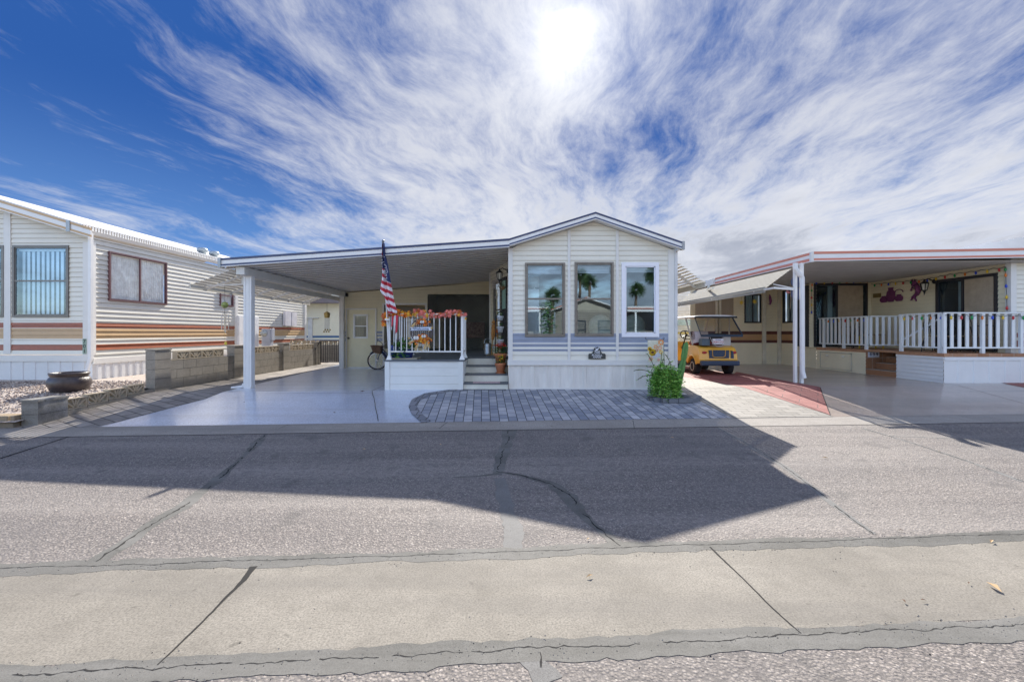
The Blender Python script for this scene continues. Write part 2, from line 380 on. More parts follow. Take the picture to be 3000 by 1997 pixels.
def ribbon(mb, pts, w, lift, jit=.0, seg=.08, m=0, seed=1, gap=0):
    rnd = random.Random(seed); P = []
    for (a, b), (c, d_) in zip(pts, pts[1:]):
        n = max(1, int(math.hypot(c - a, d_ - b) / seg))
        for i in range(n): P.append((a + (c - a) * i / n, b + (d_ - b) * i / n, i / n))
    P.append((*pts[-1], 0)); N_ = len(P); ws = w if isinstance(w, (list, tuple)) else [w, w]
    Lp = []; Rp = []
    jx = 0; wa = wb2 = 0
    for i, (x, y, _) in enumerate(P):
        x2, y2 = P[min(i + 1, N_ - 1)][:2]; x1, y1 = P[max(i - 1, 0)][:2]
        dx_, dy_ = x2 - x1, y2 - y1; l = math.hypot(dx_, dy_) or 1; nx, ny = -dy_ / l, dx_ / l
        t = i / max(1, N_ - 1) * (len(ws) - 1); k = min(int(t), len(ws) - 2); ww = ws[k] + (ws[k + 1] - ws[k]) * (t - k)
        jx = jx * .8 + rnd.uniform(-jit, jit) * .6
        wa = wa * .75 + rnd.uniform(-.11, .11); wb2 = wb2 * .75 + rnd.uniform(-.11, .11); a = ww / 2 * (1 + wa * 1.3 + rnd.uniform(-.07, .07)); b = ww / 2 * (1 + wb2 * 1.3 + rnd.uniform(-.07, .07))
        if gap: q_ = rnd.choice((.35, .6, 1, 1.4)); a *= q_; b *= q_
        Lp.append((x + nx * (jx + a), y + ny * (jx + a))); Rp.append((x + nx * (jx - b), y + ny * (jx - b)))
    off_ = 0
    for i in range(N_ - 1):
        if gap and off_ <= 0 and rnd.random() < gap: off_ = rnd.randint(2, 9)
        if off_ > 0: off_ -= 1; continue
        sheet_into(mb, [Lp[i], Lp[i + 1], Rp[i + 1], Rp[i]], lift, m)
# ------------------------------------------------------------------ siding and windows
def siding(mb, F, a0, a1, z0, z1, ops=(), row=.109, depth=.014, bands=(), rngf=None, zref=None, m=0):
    zref = z0 if zref is None else zref
    zs = {z0, z1}; k = math.floor((z0 - zref) / row) + 1
    while zref + k * row < z1 - 1e-4:
        zs.add(zref + k * row); k += 1
    for o in ops:
        for z in (o[2], o[3]):
            if z0 < z < z1: zs.add(z)
    for b in bands:
        for z in (b[0], b[1]):
            if z0 < z < z1: zs.add(z)
    zs = sorted(zs)
    for za, zb in zip(zs, zs[1:]):
        if zb - za < 1e-4: continue
        zm = (za + zb) / 2; kk = math.floor((zm - zref) / row); zr = zref + kk * row
        oa = depth * (1 - (za - zr) / row); ob = depth * (1 - (zb - zr) / row)
        mi = m
        for b in bands:
            if b[0] <= zm <= b[1]: mi = b[2]
        iv = [(a0, a1)]
        for o in ops:
            if o[2] < zm < o[3]:
                nv = []
                for p, q in iv:
                    if o[1] <= p or o[0] >= q: nv.append((p, q)); continue
                    if o[0] > p: nv.append((p, o[0]))
                    if o[1] < q: nv.append((o[1], q))
                iv = nv
        for p, q in iv:
            if rngf:
                l0, h0 = rngf(za); l1, h1 = rngf(zb)
                pa, qa_, pb, qb_ = max(p, l0), min(q, h0), max(p, l1), min(q, h1)
                if qa_ <= pa: continue
                if qb_ < pb: pb = qb_ = (pb + qb_) / 2
            else: pa = pb = p; qa_ = qb_ = q
            mb.face([F(pa, oa, za), F(qa_, oa, za), F(qb_, ob, zb), F(pb, ob, zb)], mi)
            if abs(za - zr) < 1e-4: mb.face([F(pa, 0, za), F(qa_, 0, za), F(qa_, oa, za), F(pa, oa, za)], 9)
def ribbed(mb, F, a0, a1, z0f, z1, period=.2, rib=.05, d=.014, m=0):
    a = a0; pts = []
    while a < a1:
        for da, o in ((0, 0), (period - rib - .015, 0), (period - rib, d), (period - .01, d)):
            if a + da < a1: pts.append((a + da, o))
        a += period
    pts.append((a1, 0))
    for (p, o), (q, r) in zip(pts, pts[1:]):
        zp = z0f(p) if callable(z0f) else z0f; zq = z0f(q) if callable(z0f) else z0f
        mb.face([F(p, o, zp), F(q, r, zq), F(q, r, z1), F(p, o, z1)], m)
def window(parent, F, a0, a1, z0, z1, fw, fm, gm, rail=None, vrail=None, inside=None, o=.03, name='window', label=None, depth=.07):
    mb = MB()
    mb.fbox(F, a0, a1, o - depth, o, z0, z0 + fw); mb.fbox(F, a0, a1, o - depth, o, z1 - fw, z1)
    mb.fbox(F, a0, a0 + fw, o - depth, o, z0 + fw, z1 - fw); mb.fbox(F, a1 - fw, a1, o - depth, o, z0 + fw, z1 - fw)
    i = fw + .004; j = .018
    for x0, x1, y0, y1 in ((a0 + i, a0 + i + j, z0 + i, z1 - i), (a1 - i - j, a1 - i, z0 + i, z1 - i), (a0 + i, a1 - i, z0 + i, z0 + i + j), (a0 + i, a1 - i, z1 - i - j, z1 - i)):
        mb.fbox(F, x0, x1, o - .045, o - .012, y0, y1)
    if rail: mb.fbox(F, a0 + fw, a1 - fw, o - .04, o - .006, rail - .018, rail + .018)
    if vrail: mb.fbox(F, vrail - .02, vrail + .02, o - .04, o - .006, z0 + fw, z1 - fw)
    w_ = mb.build(name, fm, parent)
    if label: w_['label'] = label
    g = MB(); g.face([F(a0 + fw, o - .028, z0 + fw), F(a1 - fw, o - .028, z0 + fw), F(a1 - fw, o - .028, z1 - fw), F(a0 + fw, o - .028, z1 - fw)])
    g.build('pane', gm, w_)
    if inside: inside(w_, F, a0 + fw, a1 - fw, z0 + fw, z1 - fw, o)
    return w_
def curtain(matc, per=.05, amp=.012, back=.09, zt=0, zb=0):
    def f(w_, F, a0, a1, z0, z1, o):
        mb = MB(); n = max(4, int((a1 - a0) / per * 4)); P = []
        for i in range(n + 1):
            t = i / n; a = a0 + (a1 - a0) * t; P.append((a, o - back + amp * sin(2 * pi * (a - a0) / per)))
        for (a, c), (b, e) in zip(P, P[1:]): mb.face([F(a, c, z0 + zb), F(b, e, z0 + zb), F(b, e, z1 - zt), F(a, c, z1 - zt)])
        mb.build('curtain', matc, w_, smooth=True, recalc=False)
    return f
def dark_back(mb, F, a0, a1, z0, z1, d): mb.face([F(a0, -d, z0), F(a1, -d, z0), F(a1, -d, z1), F(a0, -d, z1)])
def text_mesh(name, s, size, loc, material, parent, rot=(R(90), 0, 0), extr=.002, align='CENTER', sx=1):
    c = bpy.data.curves.new(name, 'FONT'); c.body = s; c.size = size; c.align_x = align; c.align_y = 'CENTER'; c.extrude = extr; c.resolution_u = 3
    t = bpy.data.objects.new(name + '_tmp', c); COL.objects.link(t)
    dg = bpy.context.evaluated_depsgraph_get(); me = bpy.data.meshes.new_from_object(t.evaluated_get(dg))
    bpy.data.objects.remove(t); bpy.data.curves.remove(c)
    me.materials.clear(); me.materials.append(material)
    ob = bpy.data.objects.new(name, me); COL.objects.link(ob); ob.parent = parent
    o = Vector(ORG.get(parent.name, (0, 0, 0))) if parent else Vector((0, 0, 0))
    ob.location = Vector(loc) - o; ob.rotation_euler = rot; ob.scale = (sx, 1, 1)
    return ob
def leafy(mb, pts, size, rnd, mats=1, flat=0):
    for p in pts:
        s = size * rnd.uniform(.6, 1.3); a = rnd.uniform(0, 2 * pi); t = rnd.uniform(-1.1, 1.1)
        u = Vector((cos(a), sin(a), 0)); v = Vector((-sin(a) * cos(t), cos(a) * cos(t), sin(t)))
        p = Vector(p); mb.face([p - u * s, p + v * s * .45, p + u * s, p - v * s * .45], rnd.randrange(mats))
# shared materials
LAP = mat('painted lap shade', (.20, .17, .13), .9)  # brown tone paints in the shade line under each siding lap
CREAM = mat('ivory siding', (.80, .77, .67), .38, var=.04, vscale=1.2, spec=.4)
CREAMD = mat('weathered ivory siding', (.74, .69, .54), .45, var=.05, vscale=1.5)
WHITE = mat('white enamel', (.80, .80, .79), .35, var=.03)
TRIM = mat('pale trim', (.74, .73, .70), .4, var=.03)
BLUEG = mat('slate blue siding stripe', (.30, .34, .44), .4, var=.06)
NAVY = mat('navy enamel', (.035, .05, .13), .35, var=.08)
ALU = mat('brushed bronze aluminium', (.21, .19, .165), .4, .3, var=.12, vscale=8)
DKAL = mat('dark bronze aluminium', (.035, .034, .04), .45, .2)
GLS = glass('window glass', .24); GLSD = glass('dim window glass', .12)
SHT = mat('sheet metal ceiling', (.88, .87, .82), .28, .1, var=.05, vscale=2, stretch=(.3, 3, 1))
BLK = mat('black iron', (.02, .02, .022), .5)
# ================================================================== GROUND
sheet('ground', [(-150, -60), (150, -60), (150, 260), (-150, 260)], -.012, SOIL)
sheet('street', [S(-60, -5.5), S(60, -5.5), S(60, 6.72), S(-60, 6.72)], 0, ASPH)
sheet('valley_gutter', [S(-60, 2.20), S(60, 2.20), S(60, 3.06), S(-60, 3.06)], .001, GUT)
sheet('kerb', [S(-60, 6.72), S(60, 6.72), S(60, 7.2), S(-60, 7.2)], .002, KERB)
sheet('far_verge', [S(-60, -5.5), S(60, -5.5), S(60, -6.1), S(-60, -6.1)], .004, KERB)
# sealant bands, cracks and slab joints
mb = MB()
for k, (s, wd) in enumerate(((3.10, .15), (2.13, .16))):
    ribbon(mb, [S(x, s + .012 * sin(x * 1.7 + k)) for x in [i * .5 for i in range(-14, 15)]], wd, .0022, .012, .05, 0, 3 + k)
o = mb.build('sealant_band', BAND, recalc=False); o['kind'] = 'structure'
mb = MB()
A = [D(612, 998), D(570, 1040), D(520, 1085), D(485, 1115), D(420, 1165), D(350, 1205), D(285, 1250), D(215, 1292)]
ribbon(mb, A, [.05, .16, .05, .06, .12, .14, .12, .14], .0014, .01, .05, 0, 5)
B = [D(1172, 988), D(1160, 1035), D(1150, 1075), D(1142, 1092)]
ribbon(mb, B, [.22, .14, .16, .10], .0014, .02, .05, 0, 6)
B2 = [D(1142, 1084), D(1200, 1092), D(1270, 1112), D(1310, 1140), D(1335, 1175), D(1375, 1215), D(1425, 1256)]
ribbon(mb, B2, [.05, .06, .12, .16, .13, .09, .10], .0017, .012, .05, 0, 7)
ribbon(mb, [D(1140, 1090), D(1095, 1096), D(1040, 1098)], [.05, .03, .02], .0017, .01, .05, 0, 8)
Cc = [D(1650, 982), D(1700, 1010), D(1755, 1042), D(1815, 1080), D(1870, 1122), D(1915, 1160), D(1960, 1192), D(2010, 1228)]
ribbon(mb, Cc, [.05, .06, .06, .07, .08, .07, .07, .04], .0014, .008, .05, 1, 9)
Dd = [D(1985, 985), D(2070, 1010), D(2140, 1032), D(2230, 1062), D(2356, 1108)]
ribbon(mb, Dd, [.07, .05, .05, .05, .06], .0014, .008, .05, 1, 10)
ribbon(mb, [D(2040, 1002), D(2200, 1008), D(2356, 1022)], [.03, .03, .03], .0017, .006, .05, 1, 11)
ribbon(mb, [D(1150, 1100), D(1165, 1150), D(1178, 1200), D(1180, 1262)], [.12, .14, .14, .16], .0020, .015, .04, 1, 12)
ribbon(mb, [D(1200, 1495), D(1240, 1530), D(1265, 1568)], [.10, .12, .14], .0020, .012, .04, 1, 13)
o = mb.build('crack_sealant', [BAND, BAND2], recalc=False); o['kind'] = 'structure'
mb = MB()
ribbon(mb, A, .015, .0030, .022, .035, 0, 15, gap=.05); ribbon(mb, B, .013, .0030, .02, .03, 0, 16, gap=.05); ribbon(mb, B2, .014, .0030, .02, .03, 0, 17, gap=.05)
ribbon(mb, Cc, .010, .0030, .01, .03, 0, 18, gap=.05); ribbon(mb, Dd, .009, .0030, .01, .03, 0, 19, gap=.05)
ribbon(mb, [D(1240, 1500), D(1245, 1535), D(1262, 1568)], .012, .0030, .01, .03, 0, 20, gap=.05)
ribbon(mb, [S(x, 3.115) for x in range(-6, 7)], .007, .0030, .012, .025, 0, 21, gap=.02)
ribbon(mb, [S(x, 2.15) for x in range(-6, 7)], .006, .0030, .014, .02, 0, 22, gap=.02)
ribbon(mb, [D(583, 1303), D(560, 1335), D(520, 1375), D(440, 1455), D(362, 1530)], [.045, .028, .012, .012, .008], .0030, .004, .03, 0, 23)
ribbon(mb, [D(1633, 1258), D(1700, 1322), D(1770, 1392), D(1842, 1457)], [.014, .010, .009, .008], .0030, .003, .03, 0, 24)
ribbon(mb, [S(-60, 6.725), S(-20, 6.725), S(20, 6.725), S(60, 6.725)], .018, .0030, .003, .15, 0, 25)
ribbon(mb, [D(0, 1055), D(90, 1026), D(160, 1004)], [.04, .03, .025], .0030, .004, .05, 0, 26)
for u in (1010, 1460, 640, 2040):
    p = D(u, 986); ribbon(mb, [p, (p[0] + .10, p[1] + .45)], .008, .0030, .004, .04, 0, int(u))
o = mb.build('pavement_cracks', CRK, recalc=False); o['kind'] = 'structure'
# lots: driveway, pavers
e1, e2, e3 = G(327, 1240), G(600, 1169), G(1000, 1066)
rear = 15.6
red_b, red_t = G(2432, 1217), G(2403, 1136)
red_f1, red_f2 = G(2157, 1090), G(2000, 1091)
drv = [S(e1[0] - .05, 7.2), e2, e3, (-5.95, rear + .05), (-2.6, rear + .05), (-2.6, 9.3), (0, 9.3)]
arc = [D(1165, 897), D(1090, 896), D(1035, 899), D(985, 907), D(958, 920), D(950, 935), D(958, 952), D(984, 966)]
arc = arc[:-1] + [S(arc[-1][0], 7.2)]
sheet('driveway', [S(e1[0] - .05, 7.2), e2, e3, (-5.95, rear), (-.1, rear), (-.1, 9.4)] + arc, .004, DRIVE)
sheet('paver_patio', [S(arc[-1][0], 7.2), S(red_b[0], 7.2), red_b, red_f2, (4.6, 15.0), (3.7, 15.6), (3.6, 9.7), (0, 9.7)] + arc[:-1], .004, PAVG)
side = [S(3.62 + .28, 7.2), S(red_b[0], 7.2), red_b, red_f2, (5.0, 17.2), (3.7, 17.2), (3.66, 9.0)]
sheet('paver_side_strip', [(3.66, 9.3), S(3.75, 7.2), S(red_b[0], 7.2), red_b, red_f2, (4.9, 17.2), (3.66, 17.2)], .008, PAVL)
mb = MB(); ribbon(mb, arc, .16, .012, 0, .3); o = mb.build('paver_border', PAVB, recalc=False); o['kind'] = 'structure'
sheet('red_paver_strip', [red_b, red_t, red_f1, (6.6, 13.0), (6.3, 17.2), (4.6, 17.2), (4.7, 12.9)], .012, PAVR)
sheet('neighbour_driveway', [S(red_b[0], 7.2), S(14, 7.2), (14, 11.2), (10.7, 11.2), (10.7, 17.2), (6.2, 17.2), (6.6, 13.0), red_t, red_b], .004, DRIVR)
sheet('red_gravel_patch', [G(2925, 1119), G(3080, 1117), G(3080, 1150), G(2960, 1128)], .010, mat('red gravel', (.30, .12, .10), .9, var=.3, vscale=60, bump=.8, bscale=90))
sheet('paver_path', [S(-7.55, 7.2), S(e1[0], 7.2), e2, e3, (-5.95, 15.3), (-5.95, 24), (-7.6, 24)], .004, PAVD)
mb = MB()
p1, p2 = G(716, 1150), G(1120, 1152)
ribbon(mb, [G(742, 1153), G(1090, 1152)], .008, .010, .003, .1, 0, 31)
ribbon(mb, [G(1128, 1128), G(1090, 1146), G(1100, 1190), G(1108, 1234)], .010, .010, .006, .06, 0, 32)
ribbon(mb, [e1, e2, e3, (-5.95, 15.3)], .012, .010, .004, .1, 0, 33)
ribbon(mb, [red_f2, red_b, red_t, red_f1], .012, .016, .003, .1, 0, 34)
ribbon(mb, [G(2500, 1095), G(2765, 1123), G(3000, 1183)], .012, .010, .003, .1, 0, 35)
o = mb.build('slab_joints', CRK, recalc=False); o['kind'] = 'structure'
# gravel bed by the left house
GRV = mat('bed gravel', (.30, .25, .21), .9, var=.35, vscale=35, bump=.9, bscale=45, col2=(.58, .50, .44))
sheet('gravel_bed', [S(-20, 7.2), S(-7.6, 7.2), (-7.6, 16), (-20, 16)], .09, GRV)
rnd = random.Random(5); mb = MB()
for _ in range(5200):
    x = rnd.uniform(-12.4, -7.7); s = rnd.uniform(7.75, 11.0); X, Y = S(x, s)
    r = rnd.uniform(.012, .032); z = gz(X, Y) + .09
    t = rnd.uniform(0, pi); c_, s_ = cos(t) * r, sin(t) * r; k = rnd.uniform(.6, 1)
    top = [(X + c_ * .5, Y + s_ * .5, z + r * k), (X - s_ * .45, Y + c_ * .45, z + r * k), (X - c_ * .5, Y - s_ * .5, z + r * k * .9), (X + s_ * .45, Y - c_ * .45, z + r * k)]
    bot = [(X + c_, Y + s_, z - .01), (X - s_, Y + c_, z - .01), (X - c_, Y - s_, z - .01), (X + s_, Y - c_, z - .01)]
    i = len(mb.v); mb.v += bot + top; m_ = rnd.randrange(3)
    for q in ((4, 5, 6, 7), (0, 1, 5, 4), (1, 2, 6, 5), (2, 3, 7, 6), (3, 0, 4, 7)): mb.f.append(tuple(i + a for a in q)); mb.m.append(m_)
o = mb.build('gravel', [mat('gravel stone a', (.38, .31, .26), .9), mat('gravel stone b', (.52, .45, .39), .9), mat('gravel stone c', (.22, .17, .15), .9)]); o['kind'] = 'stuff'
o['label'] = 'small pinkish tan gravel stones covering the bed beside the left house'; o['category'] = 'gravel'

# ================================================================== MAIN HOUSE
YF = 9.58; YR = 9.38; F = FY(YF)
house = thing('park_model_home', (1.75, YF, .3), 'ivory sided park home with peaked gable, three tall front windows and slate blue stripes', 'house')
XL, XR = xu(1490, YF), xu(1975, YF)
zb, zband, ztop = zv(1069, YF), zv(1054, YF), None
peak = (xu(1744, YR), zv(622, YR)); lk = (xu(1492.5, YR), zv(699.5, YR)); rk = (xu(1997, YR), zv(709, YR))
fh = .155
def roofz(a): return (lk[1] + (peak[1] - lk[1]) * (a - lk[0]) / (peak[0] - lk[0]) if a < peak[0] else peak[1] + (rk[1] - peak[1]) * (a - peak[0]) / (rk[0] - peak[0])) - fh
def rng_(z):
    l = lk[0] + (z + fh - lk[1]) / (peak[1] - lk[1]) * (peak[0] - lk[0]); h = peak[0] + (z + fh - peak[1]) / (rk[1] - peak[1]) * (rk[0] - peak[0])
    return (max(XL, l), min(XR, h)) if h > l else (peak[0], peak[0])
W = [(1538, 1655, 770, 986), (1683, 1797, 768, 984.5), (1820.5, 1929.5, 769.5, 987)]
W = [(xu(a, YF), xu(b, YF), zv(d_, YF), zv(c_, YF)) for a, b, c_, d_ in W]
bz0, bz1 = zv(1030, YF), zv(967, YF)
bands = []
zz0 = zb + .0; k = 0
z_ = zband
rows = [zv(v, YF) for v in (1030, 1019, 1011, 996, 988, 978)]
bands = [(zv(1029, YF), zv(1022, YF), 1), (zv(1016, YF), zv(1007, YF), 1), (zv(1004, YF), zv(976, YF), 1)]
mb = MB(); siding(mb, F, XL, XR, zband, peak[1] - fh, [(a + .02, b - .02, c + .02, d + .02 * 0 + -.02 + d - d) if 0 else (a + .02, b - .02, c + .02, d - .02) for a, b, c, d in W], bands=bands, rngf=rng_, depth=.016)
mb.build('front_wall', [CREAM, BLUEG], house, recalc=False)
for u0, u1 in ((1489, 1502), (1957, 1975)):
    mb = MB(); a0, a1 = xu(u0, YF), xu(u1, YF); zt = min(roofz(a0), roofz(a1)); mb.fbox(F, a0, a1, -.05, .028, zband, zt + .0); mb.build('corner_post', TRIM, house)
for u0, u1 in ((1663, 1671), (1804, 1812)):
    mb = MB(); a0, a1 = xu(u0, YF), xu(u1, YF); mb.fbox(F, a0, a1, -.01, .026, zband, min(roofz(a0), roofz(a1))); mb.build('batten', TRIM, house)
mb = MB(); mb.fbox(F, XL - .02, XR, -.04, .04, zb, zband); mb.fbox(F, XL - .02, XR, .04, .05, zb, zb + .02); mb.build('belt_rail', TRIM, house)
SK = mat('skirting sheet', (.76, .73, .68), .4, var=.11, vscale=1.5, stretch=(3, 1, .6))
mb = MB(); ribbed(mb, F, XL, XR, lambda a: gz(a, YF) - .01, zb, .285, .075, .012); mb.build('skirting', SK, house, recalc=False)
mb = MB(); mb.fbox(F, XL, XR, .0, .022, gz(XL, YF) - .03, gz(XR, YF) + .05); mb.build('skirting_rail', TRIM, house)
# gable fascia: navy / white / navy
def fascia(parent, pts, o0=0, o1=.03, fh=.155, mats=None, name='fascia', Yp=YR):
    mats = mats or [NAVY, WHITE]; mb = MB(); FF = FY(Yp)
    for (a, z), (b, z2) in zip(pts, pts[1:]):
        mb.slab(FF, a, z, b, z2, fh * .24, o0, o1 + .012, 0); mb.slab(FF, a, z - fh * .24, b, z2 - fh * .24, fh * .46, o0, o1, 1)
        mb.slab(FF, a, z - fh * .70, b, z2 - fh * .70, fh * .22, o0, o1 + .010, 0); mb.slab(FF, a, z - fh * .92, b, z2 - fh * .92, fh * .08, o0, o1 + .02, 1)
    return mb.build(name, mats, parent)
fascia(house, [lk, peak, rk])
mb = MB(); FF = FY(YR); mb.fbox(FF, rk[0] - .005, rk[0] + .05, -.06, .05, rk[1] - .17, rk[1] + .01)
mb.build('fascia_end_cap', mat('grey metal', (.32, .33, .34), .4, .5), house)
mb = MB()
for (a, z), (b, z2) in ((lk, peak), (peak, rk)):
    mb.slab(FY(YR), a, z - .01, b, z2 - .01, .05, -11, 0)
    mb.slab(FY(YR), a, z - .10, b, z2 - .10, .045, -.25, 0)
roofm = mat('white roof coating', (.74, .74, .73), .5, var=.05)
mb.build('roof', roofm, house)
mb = MB()  # right side wall, gutter, downspout
siding(mb, FXm(XR) if 0 else (lambda a, o, z: Vector((XR + o, a, z))), YF, 20, zb, 3.33, [], depth=.014)
mb.face([(XR, YF, .25), (XR, 20, .3), (XR, 20, zb), (XR, YF, zb)])
mb.build('side_wall', CREAM, house, recalc=False)
mb = MB(); mb.box(XR + .002, XR + .06, YF - .045, YF + .04, .3, 3.33); mb.box(XR, rk[0] - .02, YR + .02, 20, 3.33, 3.42)
mb.build('downspout', mat('shaded trim', (.62, .62, .62), .4), house)
# porch-side wall with the angled bay
mb = MB(); siding(mb, FXm(XL), YF + .05, 11.4, .972, 3.40, depth=.014); mb.build('side_wall', CREAMD, house, recalc=False)
FB, lenB = FL((XL, 11.4), (-.66, 13.2))
bw = [(.75, 1.42, 1.5, 3.0)]
mb = MB(); siding(mb, FB, 0, lenB, .972, 3.42, bw, depth=.014); mb.build('bay_wall', CREAMD, house, recalc=False)
window(house, FB, .73, 1.44, 1.48, 3.02, .05, ALU, GLS, rail=2.2)
mb = MB(); mb.fbox(FB, lenB - .06, lenB + .0, -.02, .03, .972, 3.36); mb.build('corner_post', TRIM, house); mb = MB(); mb.fbox(FB, .0, .07, -.02, .03, .972, 3.42); mb.build('corner_post', TRIM, house)
mb = MB(); mb.fbox(FB, .14, .62, 0, .035, .98, 3.05); mb.build('door', DKAL, house)
mb = MB(); mb.fbox(FB, .20, .50, .036, .04, 2.2, 2.95); mb.build('door_panel', mat('pale green panel', (.30, .48, .40), .5), house)
mb = MB(); siding(mb, FXm(-.66), 13.2, 15.3, .972, 3.4, depth=.014); mb.build('bay_wall', CREAMD, house, recalc=False)
# windows
WHT = mat('white vinyl frame', (.84, .85, .92), .35, var=.02)
ti = mat('blind slat', (.72, .74, .76), .5)
for i, (a, b, c, d_) in enumerate(W):
    rail = zv(875.5, YF) if i < 2 else None
    wn = window(house, F, a, b, c, d_, .042 if i < 2 else .082, ALU if i < 2 else WHT, GLS, rail=rail, o=.04, depth=.10,
                label='white framed front window without a middle rail' if i == 2 else None)
    mb = MB()
    for q in range(5 if i < 2 else 4): mb.fbox(F, a + .07, b - .07, -.16, -.09, d_ - .10 - q * .032, d_ - .075 - q * .032)
    mb.build('blind', ti, wn)
# the room behind the glass
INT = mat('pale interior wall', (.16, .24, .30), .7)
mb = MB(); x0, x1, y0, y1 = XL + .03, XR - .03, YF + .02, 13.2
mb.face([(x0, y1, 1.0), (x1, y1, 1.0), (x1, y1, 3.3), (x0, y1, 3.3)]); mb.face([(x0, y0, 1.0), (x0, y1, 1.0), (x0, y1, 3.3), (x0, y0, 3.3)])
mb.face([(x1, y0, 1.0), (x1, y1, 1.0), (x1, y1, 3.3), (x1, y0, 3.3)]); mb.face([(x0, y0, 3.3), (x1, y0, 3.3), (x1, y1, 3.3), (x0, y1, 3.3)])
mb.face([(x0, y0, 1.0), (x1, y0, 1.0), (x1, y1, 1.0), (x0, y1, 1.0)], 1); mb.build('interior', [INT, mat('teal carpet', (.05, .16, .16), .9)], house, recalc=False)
cab = MB(); cab.box(.30, .62, 9.95, 10.5, 1.02, 2.55); cab.box(.34, .58, 9.93, 9.95, 1.1, 2.5)
tag(cab.build('cabinet', mat('white cabinet', (.75, .78, .80), .5), bevel=.01), 'tall white cabinet seen through the left front window', 'cabinet')
lt = thing('table_lamp', (.52, 10.2, 2.55), 'white drum lamp on the tall cabinet behind the left front window', 'lamp')
m1 = MB(); m1.lathe((.52, 10.2, 2.55), [(.05, 0), (.06, .02), (.015, .04), (.015, .1)]); m1.build('lamp_base', WHITE, lt, True)
m1 = MB(); m1.lathe((.52, 10.2, 2.62), [(.115, 0), (.11, .24)]); m1.build('lamp_shade', mat('lamp shade', (.8, .82, .82), .6), lt, True)
FLO = mat('floral cushion', (.62, .62, .52), .85, var=.2, vscale=9, col2=(.40, .46, .34))
for cx, lab in ((2.15, 'floral armchair seen through the middle front window'), (2.95, 'floral armchair with draped cover seen through the white framed window')):
    ch = thing('armchair', (cx, 10.4, 1.02), lab, 'armchair', 'armchairs behind the front windows')
    m1 = MB(); m1.ball((cx, 10.45, 1.45), .34, 14, sc=(1, .8, .75)); m1.ball((cx, 10.62, 1.70), .30, 14, sc=(1, .45, 1)); m1.build('cushion', FLO, ch, True)
    m1 = MB(); m1.box(cx - .34, cx + .34, 10.2, 10.7, 1.02, 1.3); m1.build('base', mat('teal fabric', (.03, .22, .20), .9), ch, bevel=.03)
# right louvred awning
def louvre(name, Fa, ya, yb, pin, pout, n, label, parent, matl, wfac=.33, nb=5, tilt=.034):
    """pin/pout = (x,z) of the inner and outer edge; slats run along Y"""
    t = parent
    mb = MB(); (xi, zi), (xo, zo) = pin, pout
    for k in range(n):
        f = k / (n - 1); x = xi + (xo - xi) * f; z = zi + (zo - zi) * f; sx = (xo - xi) / n * wfac
        mb.hexa([(x - sx, ya, z + .012), (x + sx, ya, z + .012 - tilt), (x + sx, yb, z + .012 - tilt), (x - sx, yb, z + .012),
                 (x - sx, ya, z + .022), (x + sx, ya, z + .022 - tilt), (x + sx, yb, z + .022 - tilt), (x - sx, yb, z + .022)])
    mb.build('slats', matl, t)
    for k in range(nb):
        y = ya + .5 + (yb - ya - 1) * k / max(1, nb - 1); m2 = MB()
        m2.bar((xi, y, zi - .045), (xo, y, zo - .045), .045, .05); m2.build('rafter', TRIM, t)
    mb = MB(); mb.box(min(xo, xo), xo + .02, ya, yb, zo - .09, zo + .05); mb.build('edge_board', matl, t)
    return t
SLAT = mat('awning slat', (.66, .63, .55), .45, var=.05)
awr = thing('louvred_awning', (XR, 9.8, 3.1), 'louvred awning of pale slats on the right wall of the gabled home', 'awning')
louvre('', None, 9.75, 15.5, (XR + .05, 3.18), (4.30, 2.66), 11, '', awr, SLAT, wfac=.56, tilt=.012)
for y in (10.2, 13.0):
    m1 = MB(); m1.bar((XR + .02, y, 2.72), (4.2, y, 2.72), .03, .02); m1.build('brace', TRIM, awr)

# ================================================================== CARPORT
ct = thing('carport', (-3.2, YR, 0), 'white metal carport with navy edged fascia joined to the gabled home', 'carport')
cl_ = (xu(650, YR), zv(757, YR)); cr_ = lk
fascia(ct, [(cl_[0], cl_[1]), cr_], fh=.185)
mb = MB(); mb.fbox(FY(YR), cl_[0] - .055, cl_[0] + .005, -.08, .055, cl_[1] - .2, cl_[1] + .012); mb.build('fascia_end_cap', mat('grey metal', (.32, .33, .34), .4, .5), ct)
dzl = .17; mb = MB(); y = YR; YE = 15.35
x0, z0, x1, z1 = cl_[0] + .02, cl_[1] - dzl, cr_[0], cr_[1] - .13
def cz(x): return z0 + (z1 - z0) * (x - x0) / (x1 - x0)
prof = []
while y < YE:
    prof += [(y, 0), (y + .11, 0), (y + .12, -.035), (y + .17, -.035), (y + .18, 0)]; y += .30
prof.append((YE, 0))
for (ya, da), (yb, db) in zip(prof, prof[1:]):
    mb.face([(x0, ya, z0 + da), (x1, ya, z1 + da), (x1, yb, z1 + db), (x0, yb, z0 + db)], 1 if db < da else 0)
mb.build('ceiling', [SHT, mat('shade-toned pan edge', (.40, .39, .37), .45, .1)], ct, recalc=False)  # darker rib flanks paint in the shade lines between the ceiling pans
mb = MB(); mb.slab(FY(YR), x0, cl_[1] - .02, x1, cr_[1] - .02, .03, -(YE - YR) - .1, 0); mb.build('roof_sheet', roofm, ct)
BEAM = mat('painted beam', (.66, .65, .61), .5, var=.06)
bx = xu(730, 9.75)
mb = MB(); mb.box(bx - .09, bx + .09, YR + .05, YE, 2.815, cz(bx) - .03); mb.build('beam', BEAM, ct)
mb = MB(); mb.box(bx - .19, bx - .15, YR + .4, YE, 2.66, 2.80); mb.build('ledger', BEAM, ct)
